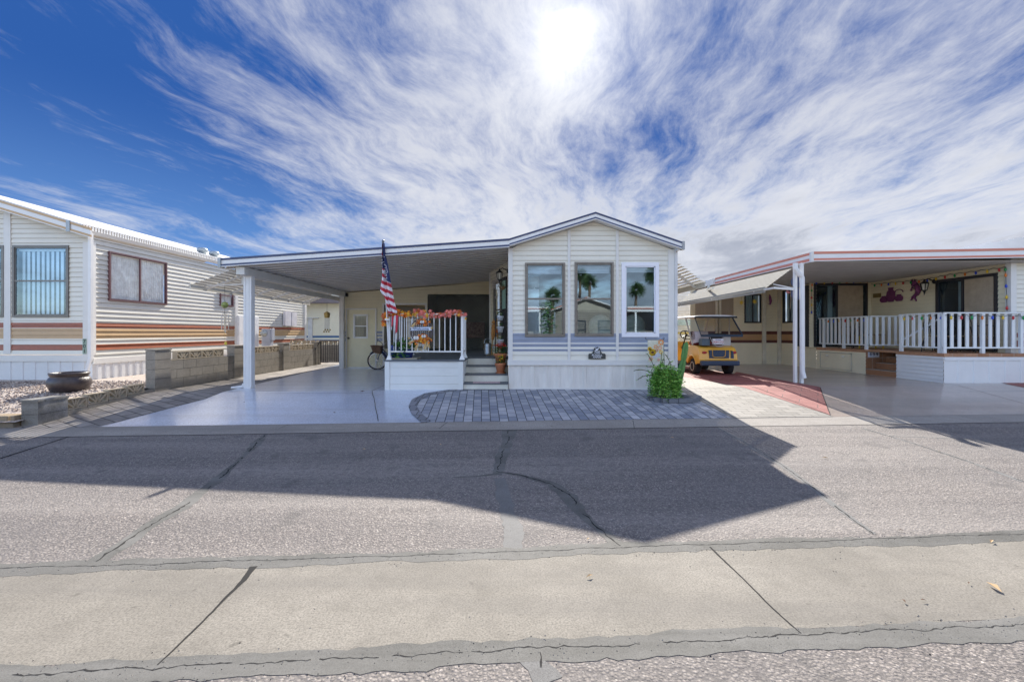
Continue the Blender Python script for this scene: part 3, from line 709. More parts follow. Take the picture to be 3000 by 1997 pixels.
for (yy, lab) in ((9.75, None), (15.1, None)):
    mb = MB(); g = gz(bx, yy); hw = .088 if yy < 12 else .07
    mb.box(bx - hw, bx + hw, yy - .07, yy + .07, g - .02, 2.815)
    for a in (-.045, .03): mb.box(bx + a - .012, bx + a + .012, yy - .078, yy - .07, g + .02, 2.80)
    mb.box(bx - hw + .03, bx + hw - .01, yy - .082, yy - .07, g, g + .05)
    mb.build('post', WHITE if yy < 12 else BEAM, ct, bevel=.006)
mb = MB(); mb.tube([(bx - .1, 9.72, .42), (bx - .13, 9.72, .36), (bx - .34, 9.66, .33)], .035, 6); mb.build('downspout', WHITE, ct)
awl = thing('louvred_awning', (bx, 9.5, 2.9), 'louvred shade awning hanging off the outer side of the carport', 'awning')
louvre('', None, 9.55, 15.2, (bx - .30, 2.92), (bx - 1.18, 2.60), 9, '', awl, SLAT, nb=6)
mb = MB(); mb.bar((bx - 1.1, 9.9, 2.62), (bx - .08, 9.9, 2.66), .03, .03); mb.build('brace', TRIM, awl)

# ================================================================== SHED at the back of the carport
YS = 15.3; FS = FY(YS); TANP = mat('cream door paint', (.74, .68, .46), .45, var=.04)
shed = thing('storage_shed', (-3.4, YS, .32), 'cream lap sided storage room at the back of the carport', 'shed')
sx0, sx1 = xu(997, YS), -.66
dr = (xu(1014, YS), xu(1104, YS), .32, zv(903, YS)); opn = (xu(1126, YS), xu(1246, YS), 1.0, zv(893, YS)); msh = (xu(1253, YS), xu(1437, YS), .9, zv(862, YS))
mb = MB(); siding(mb, FS, sx0, sx1, .30, 3.42, [dr, opn, msh], row=.12, depth=.02, rngf=lambda z: (max(sx0, x0 + (z + .06 - z0) / (z1 - z0) * (x1 - x0)), sx1),
                  bands=[(zv(999, YS), zv(990, YS), 1), (zv(986, YS), zv(980, YS), 1), (zv(977, YS), zv(970, YS), 1)])
mb.build('front_wall', [mat('shed siding', (.78, .71, .50), .5, var=.05, vscale=1.5), BLUEG], shed, recalc=False)
mb = MB(); mb.face([(sx0, YS, .3), (sx0, 20, .3), (sx0, 20, 3.1), (sx0, YS, 3.1)]); mb.face([(sx0, 20, .3), (sx1, 20, .3), (sx1, 20, 3.4), (sx0, 20, 3.4)])
mb.slab(FS, sx0, 3.05, sx1, 3.4, .05, -4.7, -.05); mb.build('side_wall', CREAMD, shed, recalc=False)
mb = MB(); mb.fbox(FS, sx0 - .03, sx0 + .05, -.05, .035, .3, 2.96); mb.build('corner_post', BEAM, shed)
mb = MB(); a, b, c, d_ = dr
mb.fbox(FS, a, a + .045, -.02, .045, c, d_); mb.fbox(FS, b - .045, b, -.02, .045, c, d_); mb.fbox(FS, a + .045, b - .045, -.02, .045, d_ - .045, d_); mb.fbox(FS, a + .045, b - .045, -.02, .04, c, c + .04)
fr = mb.build('door_frame', TRIM, shed)
w0, w1, wz0, wz1 = xu(1037, YS), xu(1078, YS), zv(990, YS), zv(921, YS)
mb = MB(); a_, b_, c_, e_ = a + .048, b - .048, c + .042, d_ - .048
for q in ((a_, w0, c_, e_), (w1, b_, c_, e_), (w0, w1, c_, wz0), (w0, w1, wz1, e_)): mb.fbox(FS, q[0], q[1], -.01, .03, q[2], q[3])
door = mb.build('door', TANP, shed)
window(door, FS, w0 - .01, w1 + .01, wz0 - .01, wz1 + .01, .035, WHITE, GLSD, rail=zv(955, YS), o=.045, inside=curtain(mat('brown blind', (.36, .25, .16), .8), .08, .004, .06))
mb = MB(); mb.lathe((xu(1023, YS), YS - .03, zv(990, YS)), [(.028, 0), (.02, -.03), (.035, -.06), (.0, -.075)], 12, axis='y'); mb.build('handle', ALU, door, True)
a, b, c, d_ = opn
mb = MB(); mb.fbox(FS, a - .06, a, -.02, .03, .32, d_ + .06); mb.fbox(FS, b, b + .06, -.02, .03, .98, d_ + .06); mb.fbox(FS, a, b, -.02, .03, d_, d_ + .06); mb.build('window_frame', TRIM, shed)
mb = MB(); mb.face([FS(a, -1.2, c), FS(b, -1.2, c), FS(b, -1.2, d_), FS(a, -1.2, d_)]); mb.face([FS(a, 0, c), FS(a, -1.2, c), FS(a, -1.2, d_), FS(a, 0, d_)]); mb.face([FS(a, 0, c), FS(b, 0, c), FS(b, -1.2, c), FS(a, -1.2, c)])
mb.build('alcove', mat('alcove lining', (.55, .52, .44), .8), shed, recalc=False)
mb = MB(); a, b, c, d_ = msh
for y_, n_ in ((17.2, 0),):
    mb.face([(a - .1, y_, c), (b + .1, y_, c), (b + .1, y_, d_ + .1), (a - .1, y_, d_ + .1)]); mb.face([(a, YS, c), (a, y_, c), (a, y_, d_ + .1), (a, YS, d_ + .1)])
    mb.face([(b, YS, c), (b, y_, c), (b, y_, d_ + .1), (b, YS, d_ + .1)]); mb.face([(a, YS, d_ + .1), (b, YS, d_ + .1), (b, y_, d_ + .1), (a, y_, d_ + .1)]); mb.face([(a, YS, .95), (b, YS, .95), (b, y_, .95), (a, y_, .95)])
mb.build('sun_room', mat('sun room wall', (.5, .52, .50), .9), shed, recalc=False)
mb = MB(); nn = 60; top = []
for i in range(nn + 1):
    f = i / nn; x = a + (b - a) * f; top.append((x, YS - .04 + .015 * sin(f * 40), d_ - .07 + .05 * abs(sin(f * pi * 4))))
for p, q in zip(top, top[1:]): mb.face([(p[0], p[1], .99), (q[0], q[1], .99), q, p])
tag(mb.build('shade_mesh', mat('black shade mesh', (.09, .10, .10), .9, bump=.5, bscale=300, var=.5, vscale=40, trans=.55), recalc=False),
    'black shade mesh with wavy top hung across the back of the porch', 'shade screen')
mb = MB(); mb.box(xu(1008, YS) , xu(1020, YS), YS - .12, YS - .02, zv(868, YS), zv(861, YS)); mb.box(xu(1017, YS), xu(1021, YS), YS - .16, YS - .02, zv(869, YS), zv(859, YS)); mb.build('flood_light', BLK, shed)
# cushioned bench behind the mesh
ben = thing('garden_bench', (-1.6, 16.0, .96), 'floral cushioned bench dimly seen behind the black shade mesh', 'bench')
FLP = mat('floral maroon cloth', (.18, .06, .06), .9, var=.4, vscale=14, col2=(.45, .33, .28))
mb = MB(); mb.box(-2.0, -1.0, 16.2, 16.34, 1.45, 1.95); mb.build('backrest', FLP, ben, bevel=.05)
mb = MB(); mb.box(-2.0, -1.0, 15.75, 16.2, 1.36, 1.47); mb.build('seat', FLP, ben, bevel=.04)
for x in (-1.98, -1.06):
    for y in (15.78, 16.26):
        mb = MB(); mb.box(x, x + .06, y, y + .06, .96, 1.36); mb.build('leg', mat('bench timber', (.30, .20, .11), .7), ben)
# curved pale wicker trunk seen through the opening
tk = thing('covered_hamper', (-3.1, 15.7, 1.0), 'cream rounded hamper seen through the opening behind the deck railing', 'hamper')
mb = MB(); mb.box(-3.75, -2.5, 15.55, 16.2, 1.0, 1.95); mb.build('body', mat('cream vinyl', (.62, .56, .42), .6), tk, bevel=.05)
mb = MB(); pr = [(.0, 0)] + [(.62 - .62 * cos(t), .36 * sin(t)) for t in [i * pi / 12 for i in range(1, 12)]] + [(1.24, 0)]
mb.prism([(-3.745 + p, 1.96 + q) for p, q in pr], lambda a, z: (a, 15.53, z), lambda a, z: (a, 16.2, z)); mb.build('lid', mat('cream lid', (.70, .62, .44), .6), tk)

# ================================================================== DECK
ZD = .972; YD = 9.45
deck = thing('porch_deck', (-1.4, YD, .29), 'white panelled raised deck with grey boards, steps and baluster railing', 'deck')
dx0, dx1 = xu(1128, YD), xu(1357, YD); VIN = mat('white vinyl panel', (.76, .78, .76), .4, var=.03); DECKG = mat('grey deck board', (.12, .135, .15), .6, var=.15, vscale=2, stretch=(1, 12, 1))
mb = MB(); y = YD - .03
while y < YS - .05:
    y2 = min(y + .145, YS - .03); xe = dx1 if y < 10.3 else (XL - .02 if y < 11.2 else -.68)
    mb.box(dx0 - .02, xe + (.02 if y < 10.3 else 0), y, y2 - .006, ZD - .035, ZD); y = y2
mb.build('deck_boards', DECKG, deck)
FD = FY(YD); g0 = gz(-2, YD) - .02
mb = MB(); mb.fbox(FD, dx0, dx0 + .10, -.1, .022, g0, ZD - .037); mb.build('corner_post', VIN, deck); mb = MB(); mb.fbox(FD, dx1 - .10, dx1, -.1, .022, g0, ZD - .037)
mb.build('corner_post', VIN, deck)
mb = MB(); z = ZD - .037
for zz_ in (zv(1077, YD), zv(1101, YD), zv(1125.5, YD), g0):
    mb.fbox(FD, dx0 + .10, dx1 - .10, -.05, .0, zz_ + .008, z); z = zz_
mb.fbox(FD, dx0 + .10, dx1 - .10, -.06, -.012, g0, ZD - .06)
mb.build('front_panel', VIN, deck)
mb = MB(); mb.face([(dx0, YD, g0), (dx0, YS, g0), (dx0, YS, ZD - .04), (dx0, YD, ZD - .04)]); mb.face([(dx1 - .001, YD, g0), (dx1 - .001, 10.4, g0), (dx1 - .001, 10.4, ZD - .04), (dx1 - .001, YD, ZD - .04)]); mb.build('side_panel', VIN, deck, recalc=False)
STW = mat('step riser vinyl', (.70, .70, .62), .45)
for i, (yf, zt) in enumerate(((9.50, .465), (9.78, .635), (10.06, .805), (10.33, ZD))):
    mb = MB(); mb.box(dx1 + .003, XL - .012, yf, yf + .3, (g0, .465, .635, .805)[i] - .0, zt - .032, 0)
    if i < 3: mb.box(dx1 + .003, XL - .012, yf - .02, yf + .285, zt - .03, zt, 1)
    mb.build('step', [STW, DECKG], deck)
# railing
RAILW = mat('white railing', (.80, .81, .80), .35, var=.02)
rl = MB(); zt_, zl_ = zv(918, YD), zv(1032, YD)
xa, xb = xu(1137, YD) + .03, xu(1353, YD) - .02; ys_ = 13.4
rl.box(xa, xb, YD + .05, YD + .09, zt_ - .03, zt_); rl.box(xa, xb, YD + .055, YD + .085, zl_, zl_ + .03)
rl.box(xa - .02, xa + .02, YD + .1, 13.4, zt_ - .03, zt_); rl.box(xa - .015, xa + .015, YD + .1, 13.4, zl_, zl_ + .03)
rl.box(xb - .02, xb + .02, YD + .1, 10.28, zt_ - .03, zt_); rl.box(xb - .015, xb + .015, YD + .1, 10.28, zl_, zl_ + .03)
rail = rl.build('railing', RAILW, deck)
def post(x, y, w=.05):
    m = MB(); m.box(x - w / 2, x + w / 2, y - w / 2, y + w / 2, ZD, zt_ + .02)
    b = w / 2 + .035; m.hexa([(x - b, y - b, ZD), (x + b, y - b, ZD), (x + b, y + b, ZD), (x - b, y + b, ZD)] + [(x - w / 2, y - w / 2, ZD + .09), (x + w / 2, y - w / 2, ZD + .09), (x + w / 2, y + w / 2, ZD + .09), (x - w / 2, y + w / 2, ZD + .09)])
    m.build('post', RAILW, rail)
for p in ((xa - .02, YD + .07), (xb + .02, YD + .07), (xb, 10.28), (xa, 11.6), (xa, 13.4)): post(*p)
def balu(x, y, m=RAILW, r=.009):
    b = MB(); b.box(x - r, x + r, y - r, y + r, zl_ + .03, zt_ - .03); b.build('baluster', m, rail)
n = 13
for i in range(1, n): balu(xa + (xb - xa) * i / n, YD + .07)
for i in range(1, 16): balu(xa, YD + .12 + i * .24)
for i in range(1, 6): balu(xb, YD + .1 + i * .13)
# ================================================================== LEFT HOUSE
YL = 10.65; XS = -10.23; FLF = FY(YL)
lh = thing('neighbour_home', (-12, YL, .3), 'cream and white home with rust and tan stripes and house number 701 on the left', 'house')
RUST = mat('rust stripe', (.34, .09, .035), .4, var=.25, vscale=6, stretch=(1, 1, 8)); TANS = mat('tan stripe', (.55, .36, .18), .4, var=.05)
def zl(v): return zv(v, YL)
fas0 = (xu(0, 10.4), zv(586, 10.4)); fas1 = (xu(271, 10.4) - .02, zv(668, 10.4)); sl = (fas0[1] - fas1[1]) / (fas0[0] - fas1[0])
ridx = -14.3
def lz(x): return fas1[1] + sl * (x - fas1[0])
lw = (xu(40, YL), xu(204, YL), zl(929), zl(719))
LB = [(zl(1026), zl(1009), 1), (zl(992), zl(961), 2), (zl(960), zl(945), 1)]
mb = MB(); siding(mb, FLF, -14.3, XS, zl(1038), lz(-14.3) - .25, [(lw[0] + .02, lw[1] - .02, lw[2] + .02, lw[3] - .02), (xu(-150, YL), xu(13, YL), lw[2] + .02, lw[3] - .02)],
    bands=LB, row=.118, depth=.018, rngf=lambda z: (-14.3, min(XS, fas1[0] + (z + .25 - fas1[1]) / sl)))
mb.build('front_wall', [CREAM, RUST, TANS], lh, recalc=False)
FSD = FXp(XS)
side_ops = [(yu(314.6, XS), yu(484.6, XS), 2.37, 3.62), (yu(642, XS), yu(680, XS), 2.50, 3.03)]
LB2 = [(a, b, c) for a, b, c in LB]
mb = MB(); siding(mb, FSD, YL, 21.6, zl(1054) , 3.88, [(a + .02, b - .02, c + .02, d - .02) for a, b, c, d in side_ops], bands=LB2, row=.118, depth=.027)
mb.build('side_wall', [mat('glossy white siding', (.70, .68, .61), .32, var=.06, vscale=1.2, spec=.6), RUST, TANS], lh, recalc=False)
mb = MB(); ribbed(mb, FLF, -14.3, XS, .30, zl(1058), .30, .10, .014); ribbed(mb, FSD, YL, 21.6, .34, zl(1054), .22, .10, .03)
mb.build('skirting', mat('white skirting sheet', (.72, .73, .74), .45, var=.05, vscale=2), lh, recalc=False)
mb = MB(); mb.fbox(FLF, -14.3, XS + .03, -.02, .035, zl(1058), zl(1040)); mb.fbox(FSD, YL, 21.6, -.02, .045, zl(1066), zl(1050)); mb.build('belt_rail', TRIM, lh)
mb = MB(); mb.box(XS - .2, XS + .035, YL - .035, YL + .06, zl(1040), 3.76); mb.build('corner_post', TRIM, lh)
mb = MB(); mb.fbox(FLF, xu(14, YL), xu(34, YL), -.01, .028, zl(1035), lz(xu(24, YL)) - .26); mb.build('batten', TRIM, lh)
mb = MB(); mb.fbox(FSD, yu(686, XS), yu(694, XS), -.01, .045, .9, 3.85); mb.build('batten', TRIM, lh)
mb = MB(); mb.fbox(FSD, 21.5, 21.66, -.1, .05, .32, 3.85); mb.build('batten', TRIM, lh)
VB = mat('vertical blind', (.80, .86, .90), .6); SHEER = mat('sheer ribbed curtain', (.88, .85, .80), .7, var=.2, vscale=6)
def vblinds(w_, F, a0, a1, z0, z1, o):
    mb = MB(); a = a0 + .06
    while a < a1 - .06:
        mb.face([F(a, o - .135, z0 + .03), F(a + .082, o - .125, z0 + .03), F(a + .082, o - .125, z1 - .08), F(a, o - .135, z1 - .08)]); a += .118
    mb.fbox(F, a0 + .02, a1 - .02, o - .16, o - .10, z1 - .08, z1 - .03); mb.build('vertical_blind', VB, w_, recalc=False)
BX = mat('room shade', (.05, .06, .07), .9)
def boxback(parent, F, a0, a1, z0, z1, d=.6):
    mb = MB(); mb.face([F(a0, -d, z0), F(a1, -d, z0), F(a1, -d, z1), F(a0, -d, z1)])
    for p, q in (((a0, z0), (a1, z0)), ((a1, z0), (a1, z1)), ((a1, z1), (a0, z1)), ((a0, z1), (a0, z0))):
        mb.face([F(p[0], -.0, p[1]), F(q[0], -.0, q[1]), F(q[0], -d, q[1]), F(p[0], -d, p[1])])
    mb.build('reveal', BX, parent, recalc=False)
for a, b in ((lw[0], lw[1]), (xu(-150, YL), xu(15, YL))):
    wn = window(lh, FLF, a, b, lw[2], lw[3], .05, mat('grey brown aluminium', (.17, .16, .15), .4, .3), glass('blind window glass', .12), rail=zl(823), o=.04, inside=vblinds, depth=.12)
    boxback(wn, FLF, a + .02, b - .02, lw[2] + .02, lw[3] - .02)
MAR = mat('maroon frame', (.13, .06, .07), .5)
a, b, c, d_ = side_ops[0]
wn = window(lh, FSD, a, b, c, d_, .035, MAR, glass('side glass', .03, (.96, .97, .97)), vrail=yu(406.5, XS), o=.06, inside=curtain(SHEER, .07, .014, .10, .03), label='wide side window with ribbed sheer curtains')
a, b, c, d_ = side_ops[1]
wn = window(lh, FSD, a, b, c, d_, .03, MAR, glass('side glass', .03, (.96, .97, .97)), rail=c + .38, o=.06, inside=curtain(SHEER, .07, .014, .10))
mb = MB(); mb.fbox(FSD, yu(692, XS), 17.5, .03, .09, .9, 2.20); mb.fbox(FSD, yu(692, XS) + .03, 17.47, .09, .10, .93, 2.17); mb.build('utility_door', mat('white door', (.80, .80, .80), .4), lh)
fascia(lh, [(ridx, lz(ridx)), fas1], fh=.235, mats=[TANS, WHITE], Yp=10.4)
mb = MB(); FF = FY(10.4); a = xu(205, 10.4); mb.fbox(FF, a - .045, a + .045, .02, .055, lz(a) - .25, lz(a) + .01); mb.build('fascia_joint', mat('grey metal', (.32, .33, .34), .4, .5), lh)
mb = MB(); nrm = []
y = 10.36
mb.face([(ridx, 10.36, lz(ridx) + .03), (XS + .06, 10.36, lz(XS + .06) + .03 + .0), (XS + .06, 21.8, lz(XS + .06) + .03), (ridx, 21.8, lz(ridx) + .03)])
mb.face([(ridx, 10.36, lz(ridx) - .0), (XS + .06, 10.36, lz(XS + .06) - .0), (XS + .06, 10.36, lz(XS + .06) + .03), (ridx, 10.36, lz(ridx) + .03)])
mb.face([(ridx, 10.36, lz(ridx) + .03), (ridx, 21.8, lz(ridx) + .03), (ridx - 4, 21.8, lz(ridx + 4)), (ridx - 4, 10.36, lz(ridx + 4))])
while y < 21.7:
    mb.box(XS + .05, XS + .062, y, y + .045, lz(XS) - .09, lz(XS) + .03); y += .075
mb.build('roof', roofm, lh, recalc=False)
mb = MB(); z0 = lz(XS) - .10
mb.hexa([(XS, 10.38, z0 - .08), (XS + .06, 10.38, z0 - .08), (XS + .06, 21.8, z0 - .08), (XS, 21.8, z0 - .08), (XS, 10.38, z0), (XS + .10, 10.38, z0), (XS + .10, 21.8, z0), (XS, 21.8, z0)])
mb.build('gutter', TRIM, lh)
mb = MB(); gx = XS + .07
mb.box(gx - .035, gx + .035, 10.50, 10.57, .92, z0 - .06); mb.tube([(gx, 10.53, .94), (gx - .02, 10.4, .45), (gx - .02, 10.35, .40), (gx + .55, 10.1, .36)], .042, 6); mb.build('downspout', WHITE, lh)
mb = MB(); mb.box(-14.3, XS, YL + .01, YL + .08, .26, .32); mb.box(XS - .05, XS + .05, YL, 21.6, .26, .345); mb.build('sill_board', mat('redwood sill', (.32, .17, .11), .8), lh)
np_ = MB(); np_.fbox(FLF, xu(247, YL), xu(258, YL), .036, .044, zl(1036), zl(992)); pl = np_.build('number_plate', mat('weathered green plate', (.30, .40, .32), .6), lh)
for i, chx in enumerate('701'): text_mesh('numeral', chx, .135, (xu(252.5, YL), YL - .047, zl(1000 + i * 14)), BLK, pl)
for u0, u1, va, vb in ((579, 606, 726, 748), (614, 640, 736, 756)):
    X = -10.75; Yv = yu((u0 + u1) / 2, X); r = (u1 - u0) / 2 / FPX * Yv; zt = zv(va, Yv); 
    vt = MB(); vt.lathe((X, Yv, 0), [(r * .72, lz(X)), (r * .72, zt - .12), (r, zt - .13), (r * 1.05, zt - .06), (r * .8, zt - .01), (0.001, zt)], 16)
    vt.build('roof_vent', mat('galvanised vent', (.36, .42, .46), .5, .3), lh, True)
# meter and boxes
mt = thing('electric_meter', (-9.95, 18.0, .33), 'grey electric meter pedestal with round glass dial beside the striped wall', 'meter')
Ym = 17.6; xm0, xm1 = xu(766, Ym), xu(791, Ym)
mb = MB(); mb.box(xm0, xm1, Ym, Ym + .25, .33, zv(963, Ym)); mb.box(xm1, xm1 + .06, Ym + .04, Ym + .25, zv(997, Ym), zv(962, Ym)); mb.build('cabinet', mat('meter grey', (.42, .44, .50), .5), mt, bevel=.01)
mb = MB(); mb.lathe(((xm0 + xm1) / 2 - .06, Ym, zv(976, Ym)), [(.135, 0), (.135, -.04), (.11, -.06), (.10, -.13), (.001, -.15)], 18, axis='y'); mb.build('dial', mat('meter glass', (.45, .48, .47), .15, .3), mt, True)
mb = MB(); Yc = yu(850, XS); mb.fbox(FSD, yu(834, XS + .12), yu(852, XS + .12), .045, .16, zv(955, Yc), zv(913, Yc)); mb.fbox(FSD, yu(852, XS + .12) + .02, yu(867, XS + .12), .045, .17, zv(955, Yc), zv(914, Yc))
tag(mb.build('breaker_box', mat('breaker paint', (.66, .64, .66), .5)), 'pale double door breaker box mounted on the striped side wall', 'breaker box')

# ================================================================== BLOCK WALLS
CMU = concrete('cinder block', (.27, .24, .20), (.40, .365, .31), 1.0, streak=False, bumps=.7); CMUB = concrete('buff breeze block', (.46, .38, .27), (.58, .49, .37), 1.0, streak=False, bumps=.5)
MORT = mat('mortar', (.13, .12, .11), .95)
def blocks(mb, F, a0, a1, z0f, z1, off=0, o0=-.15, o1=0, h=.2, l=.4, j=.008):
    k = 0; z = z1
    while z > z0f(a0) - .02 and k < 12:
        zb_ = z - h; a = a0 - (l / 2 if (k + off) % 2 else 0)
        while a < a1:
            p, q = max(a, a0), min(a + l, a1)
            if q - p > .03: mb.fbox(F, p + j / 2, q - j / 2, o0, o1, zb_ + j / 2, z - j / 2, 0)
            a += l
        z = zb_; k += 1
    mb.fbox(F, a0, a1, o0 + .012, o1 - .010, z, z1 - .01, 1)
def breeze(mb, F, a, z, l=.392, h=.19, o0=-.10, o1=0):
    t = .022; zb_, zt = z, z + h
    mb.fbox(F, a, a + l, o0, o1, zb_, zb_ + t); mb.fbox(F, a, a + l, o0, o1, zt - t, zt)
    mb.fbox(F, a, a + t, o0, o1, zb_ + t, zt - t); mb.fbox(F, a + l - t, a + l, o0, o1, zb_ + t, zt - t)
    cx = a + l / 2; c0 = zb_ + .012
    for deg in (38, 68, 90, 112, 142):
        r = R(deg); dx_, dz_ = cos(r), sin(r); ln = min((zt - c0 - .01) / max(dz_, .01), (l / 2 - .015) / max(abs(dx_), .01))
        wd = .028; nx, nz = -dz_ * wd / 2, dx_ * wd / 2; s = .045
        P = [(cx + dx_ * s - nx, c0 + dz_ * s - nz), (cx + dx_ * ln - nx, c0 + dz_ * ln - nz), (cx + dx_ * ln + nx, c0 + dz_ * ln + nz), (cx + dx_ * s + nx, c0 + dz_ * s + nz)]
        mb.prism(P, lambda p, q: F(p, o0 + .004, q), lambda p, q: F(p, o1 - .004, q))
    arcp = [(cx + .055 * cos(t_), c0 + .055 * sin(t_)) for t_ in [pi * i / 6 for i in range(7)]]; arci = [(cx + .032 * cos(t_), c0 + .032 * sin(t_)) for t_ in [pi * i / 6 for i in range(7)]]
    for i in range(6): mb.prism([arcp[i], arcp[i + 1], arci[i + 1], arci[i]], lambda p, q: F(p, o0 + .006, q), lambda p, q: F(p, o1 - .006, q))
XW = -7.45; FW = FXp(XW)
bw_ = thing('block_wall', (XW, 12, .3), 'grey cinder block boundary wall with buff fan shaped breeze blocks along its top', 'wall')
pil = [(9.12, 9.55), (11.73, 12.18), (14.25, 14.63), (16.66, 17.05)]
for i, (a, b) in enumerate(pil):
    mb = MB(); g = .2; top = 1.215; ztp = top - .03
    while ztp > g:
        mb.box(XW - .20, XW + .0, a, b, max(g, ztp - .2) + .004, ztp - .004, 0); ztp -= .2
    mb.box(XW - .19, XW - .01, a + .01, b - .01, g, 1.18, 1); mb.box(XW - .21, XW + .01, a - .01, b + .01, 1.185, 1.215, 0)
    mb.build('pillar', [CMU, MORT], bw_)
segs = [(9.55, 11.73), (12.18, 14.25), (14.63, 16.66)]
for i, (a, b) in enumerate(segs):
    mb = MB(); blocks(mb, lambda p, o, z: FW(p, o - .03, z), a, b, lambda q: .30, .945, i); mb.build('block_panel', [CMU, MORT], bw_)
    mb = MB(); p = a + .004 - (.2 if i == 0 else .12)
    while p < b - .05:
        if p >= a - .001 and p + .396 <= b + .01: breeze(mb, lambda q, o, z: FW(q, o - .035, z), p, .949)
        p += .4
    if mb.v: mb.fbox(lambda q, o, z: FW(q, o - .035, z), a, a + .2 if i == 0 else a + .28, -.1, 0, .949, .97)
    mb.build('breeze_panel', CMUB, bw_)
pw = thing('planter_wall', (XW, 8, .15), 'low planter wall of fan shaped breeze blocks ending in a squat stained pillar', 'wall')
mb = MB()
for k in range(2): mb.box(XW - .21, XW + .05, 6.82, 7.28, .08 + .2 * k + .004, .28 + .2 * k - .004, 0)
mb.box(XW - .20, XW + .04, 6.83, 7.27, .06, .47, 1); mb.box(XW - .22, XW + .06, 6.81, 7.29, .476, .51, 0)
mb.build('pillar', [concrete('stained block', (.20, .19, .17), (.32, .30, .27), 1, streak=True, bumps=.7, stain=(.62, .62, .60)), MORT], pw)
mb = MB(); p = 7.30
while p < 9.05:
    q = min(p + .4, 9.11); g = gz(XW, p)
    zb_ = .12 + (p - 7.3) * .075
    mb.box(XW - .13, XW - .02, p + .003, q - .003, zb_ - .06, zb_ + .13); p += .4
mb.build('base_course', CMU, pw)
mb = MB(); p = 7.3
while p + .36 < 9.12: breeze(mb, lambda q, o, z: FW(q, o - .03, z), p, .255 + (p - 7.3) * .075, h=.185); p += .4
mb.build('breeze_panel', CMUB, pw)
rw = MB()
for k in range(2):
    x = -12.0 - .1 * k
    while x < XW - .25:
        xe = min(x + .30, XW - .24); s = 7.28; rw.box(x + .004, xe - .006, s + TS * x, s + TS * x + .22, .07 + .105 * k, .17 + .105 * k); x += .31
tag(rw.build('retaining_wall', concrete('tan retaining block', (.34, .25, .15), (.46, .36, .24), 1, bumps=1.0), bevel=.012), 'low wall of rough tan blocks edging the gravel bed', 'wall')
pot = thing('garden_pot', (-8.8, 8.7, .36), 'wide dark brown glazed garden pot standing on the gravel', 'pot')
mb = MB(); mb.lathe((-8.86, 8.75, .36), [(0.182, 0.0), (0.274, 0.052), (0.327, 0.155), (0.334, 0.232), (0.304, 0.301), (0.274, 0.335), (0.293, 0.344), (0.293, 0.37), (0.304, 0.378), (0.304, 0.404), (0.274, 0.408), (0.262, 0.344), (0.274, 0.215), (0.001, 0.189)], 32)
mb.build('bowl', mat('brown glaze', (.05, .037, .037), .35, var=.35, vscale=12, bump=.3, bscale=90, coat=.2), pot, True)
# gate
gt = thing('iron_gate', (-7.1, 17.0, .35), 'thin black iron gate with upright bars at the end of the paver path', 'gate')
Yg = 17.0; mb = MB()
for z in (zv(999, Yg), zv(1060, Yg)): mb.box(xu(940, Yg), xu(996, Yg), Yg - .012, Yg + .012, z - .012, z + .012)

for x in (xu(938.5, Yg), xu(997.5, Yg)): mb.box(x - .014, x + .014, Yg - .014, Yg + .014, zv(1060, Yg) - .02, zv(999, Yg) + .02)
mb.build('frame', BLK, gt)
for i in range(9):
    mb = MB(); x = xu(941 + i * 6.4, Yg); mb.box(x - .009, x + .009, Yg - .009, Yg + .009, zv(1060, Yg), zv(999, Yg)); mb.build('bar', BLK, gt)
mb = MB(); mb.bar((xu(941, Yg), Yg - .1, zv(999, Yg)), (xu(900, 16.2), 16.1, zv(1068, 16.2)), .022); mb.build('brace', BLK, gt)
bk = thing('back_block_wall', (-7, 19.5, .3), 'far block wall with breeze blocks seen through the iron gate', 'wall')
mb = MB(); blocks(mb, FY(19.5), -9.9, -5.0, lambda q: .3, 1.02); mb.build('block_panel', [CMU, MORT], bk)
mb = MB(); p = -9.9
while p < -5.2: breeze(mb, FY(19.5), p, 1.03); p += .4
mb.build('breeze_panel', CMUB, bk)
# far pale home behind
fhm = thing('rear_home', (-9, 25, .3), 'pale cream home with two dark blue stripes seen beyond the block wall', 'house')
YB = 25.0; mb = MB(); siding(mb, FY(YB), -16, -3, .3, 4.3, row=.14, bands=[(zv(1000, YB), zv(994, YB), 1), (zv(989, YB), zv(983, YB), 1)], depth=.02)
mb.build('wall', [mat('far cream siding', (.78, .76, .62), .5, var=.03), mat('blue stripe', (.05, .14, .30), .5)], fhm, recalc=False)
mb = MB(); mb.box(-17, -2, 24.5, 30, zv(889, YB) , zv(889, YB) + .3); mb.build('roof', mat('dark roof edge', (.20, .18, .20), .6), fhm)
mb = MB(); a, b = xu(903, YB), xu(916, YB); mb.fbox(FY(YB), a, b, 0, .05, .5, zv(932, YB)); mb.fbox(FY(YB), a - .2, xu(935, YB), 0, .12, zv(932, YB), zv(930, YB)); mb.build('door', mat('grey white door', (.60, .62, .64), .5), fhm)

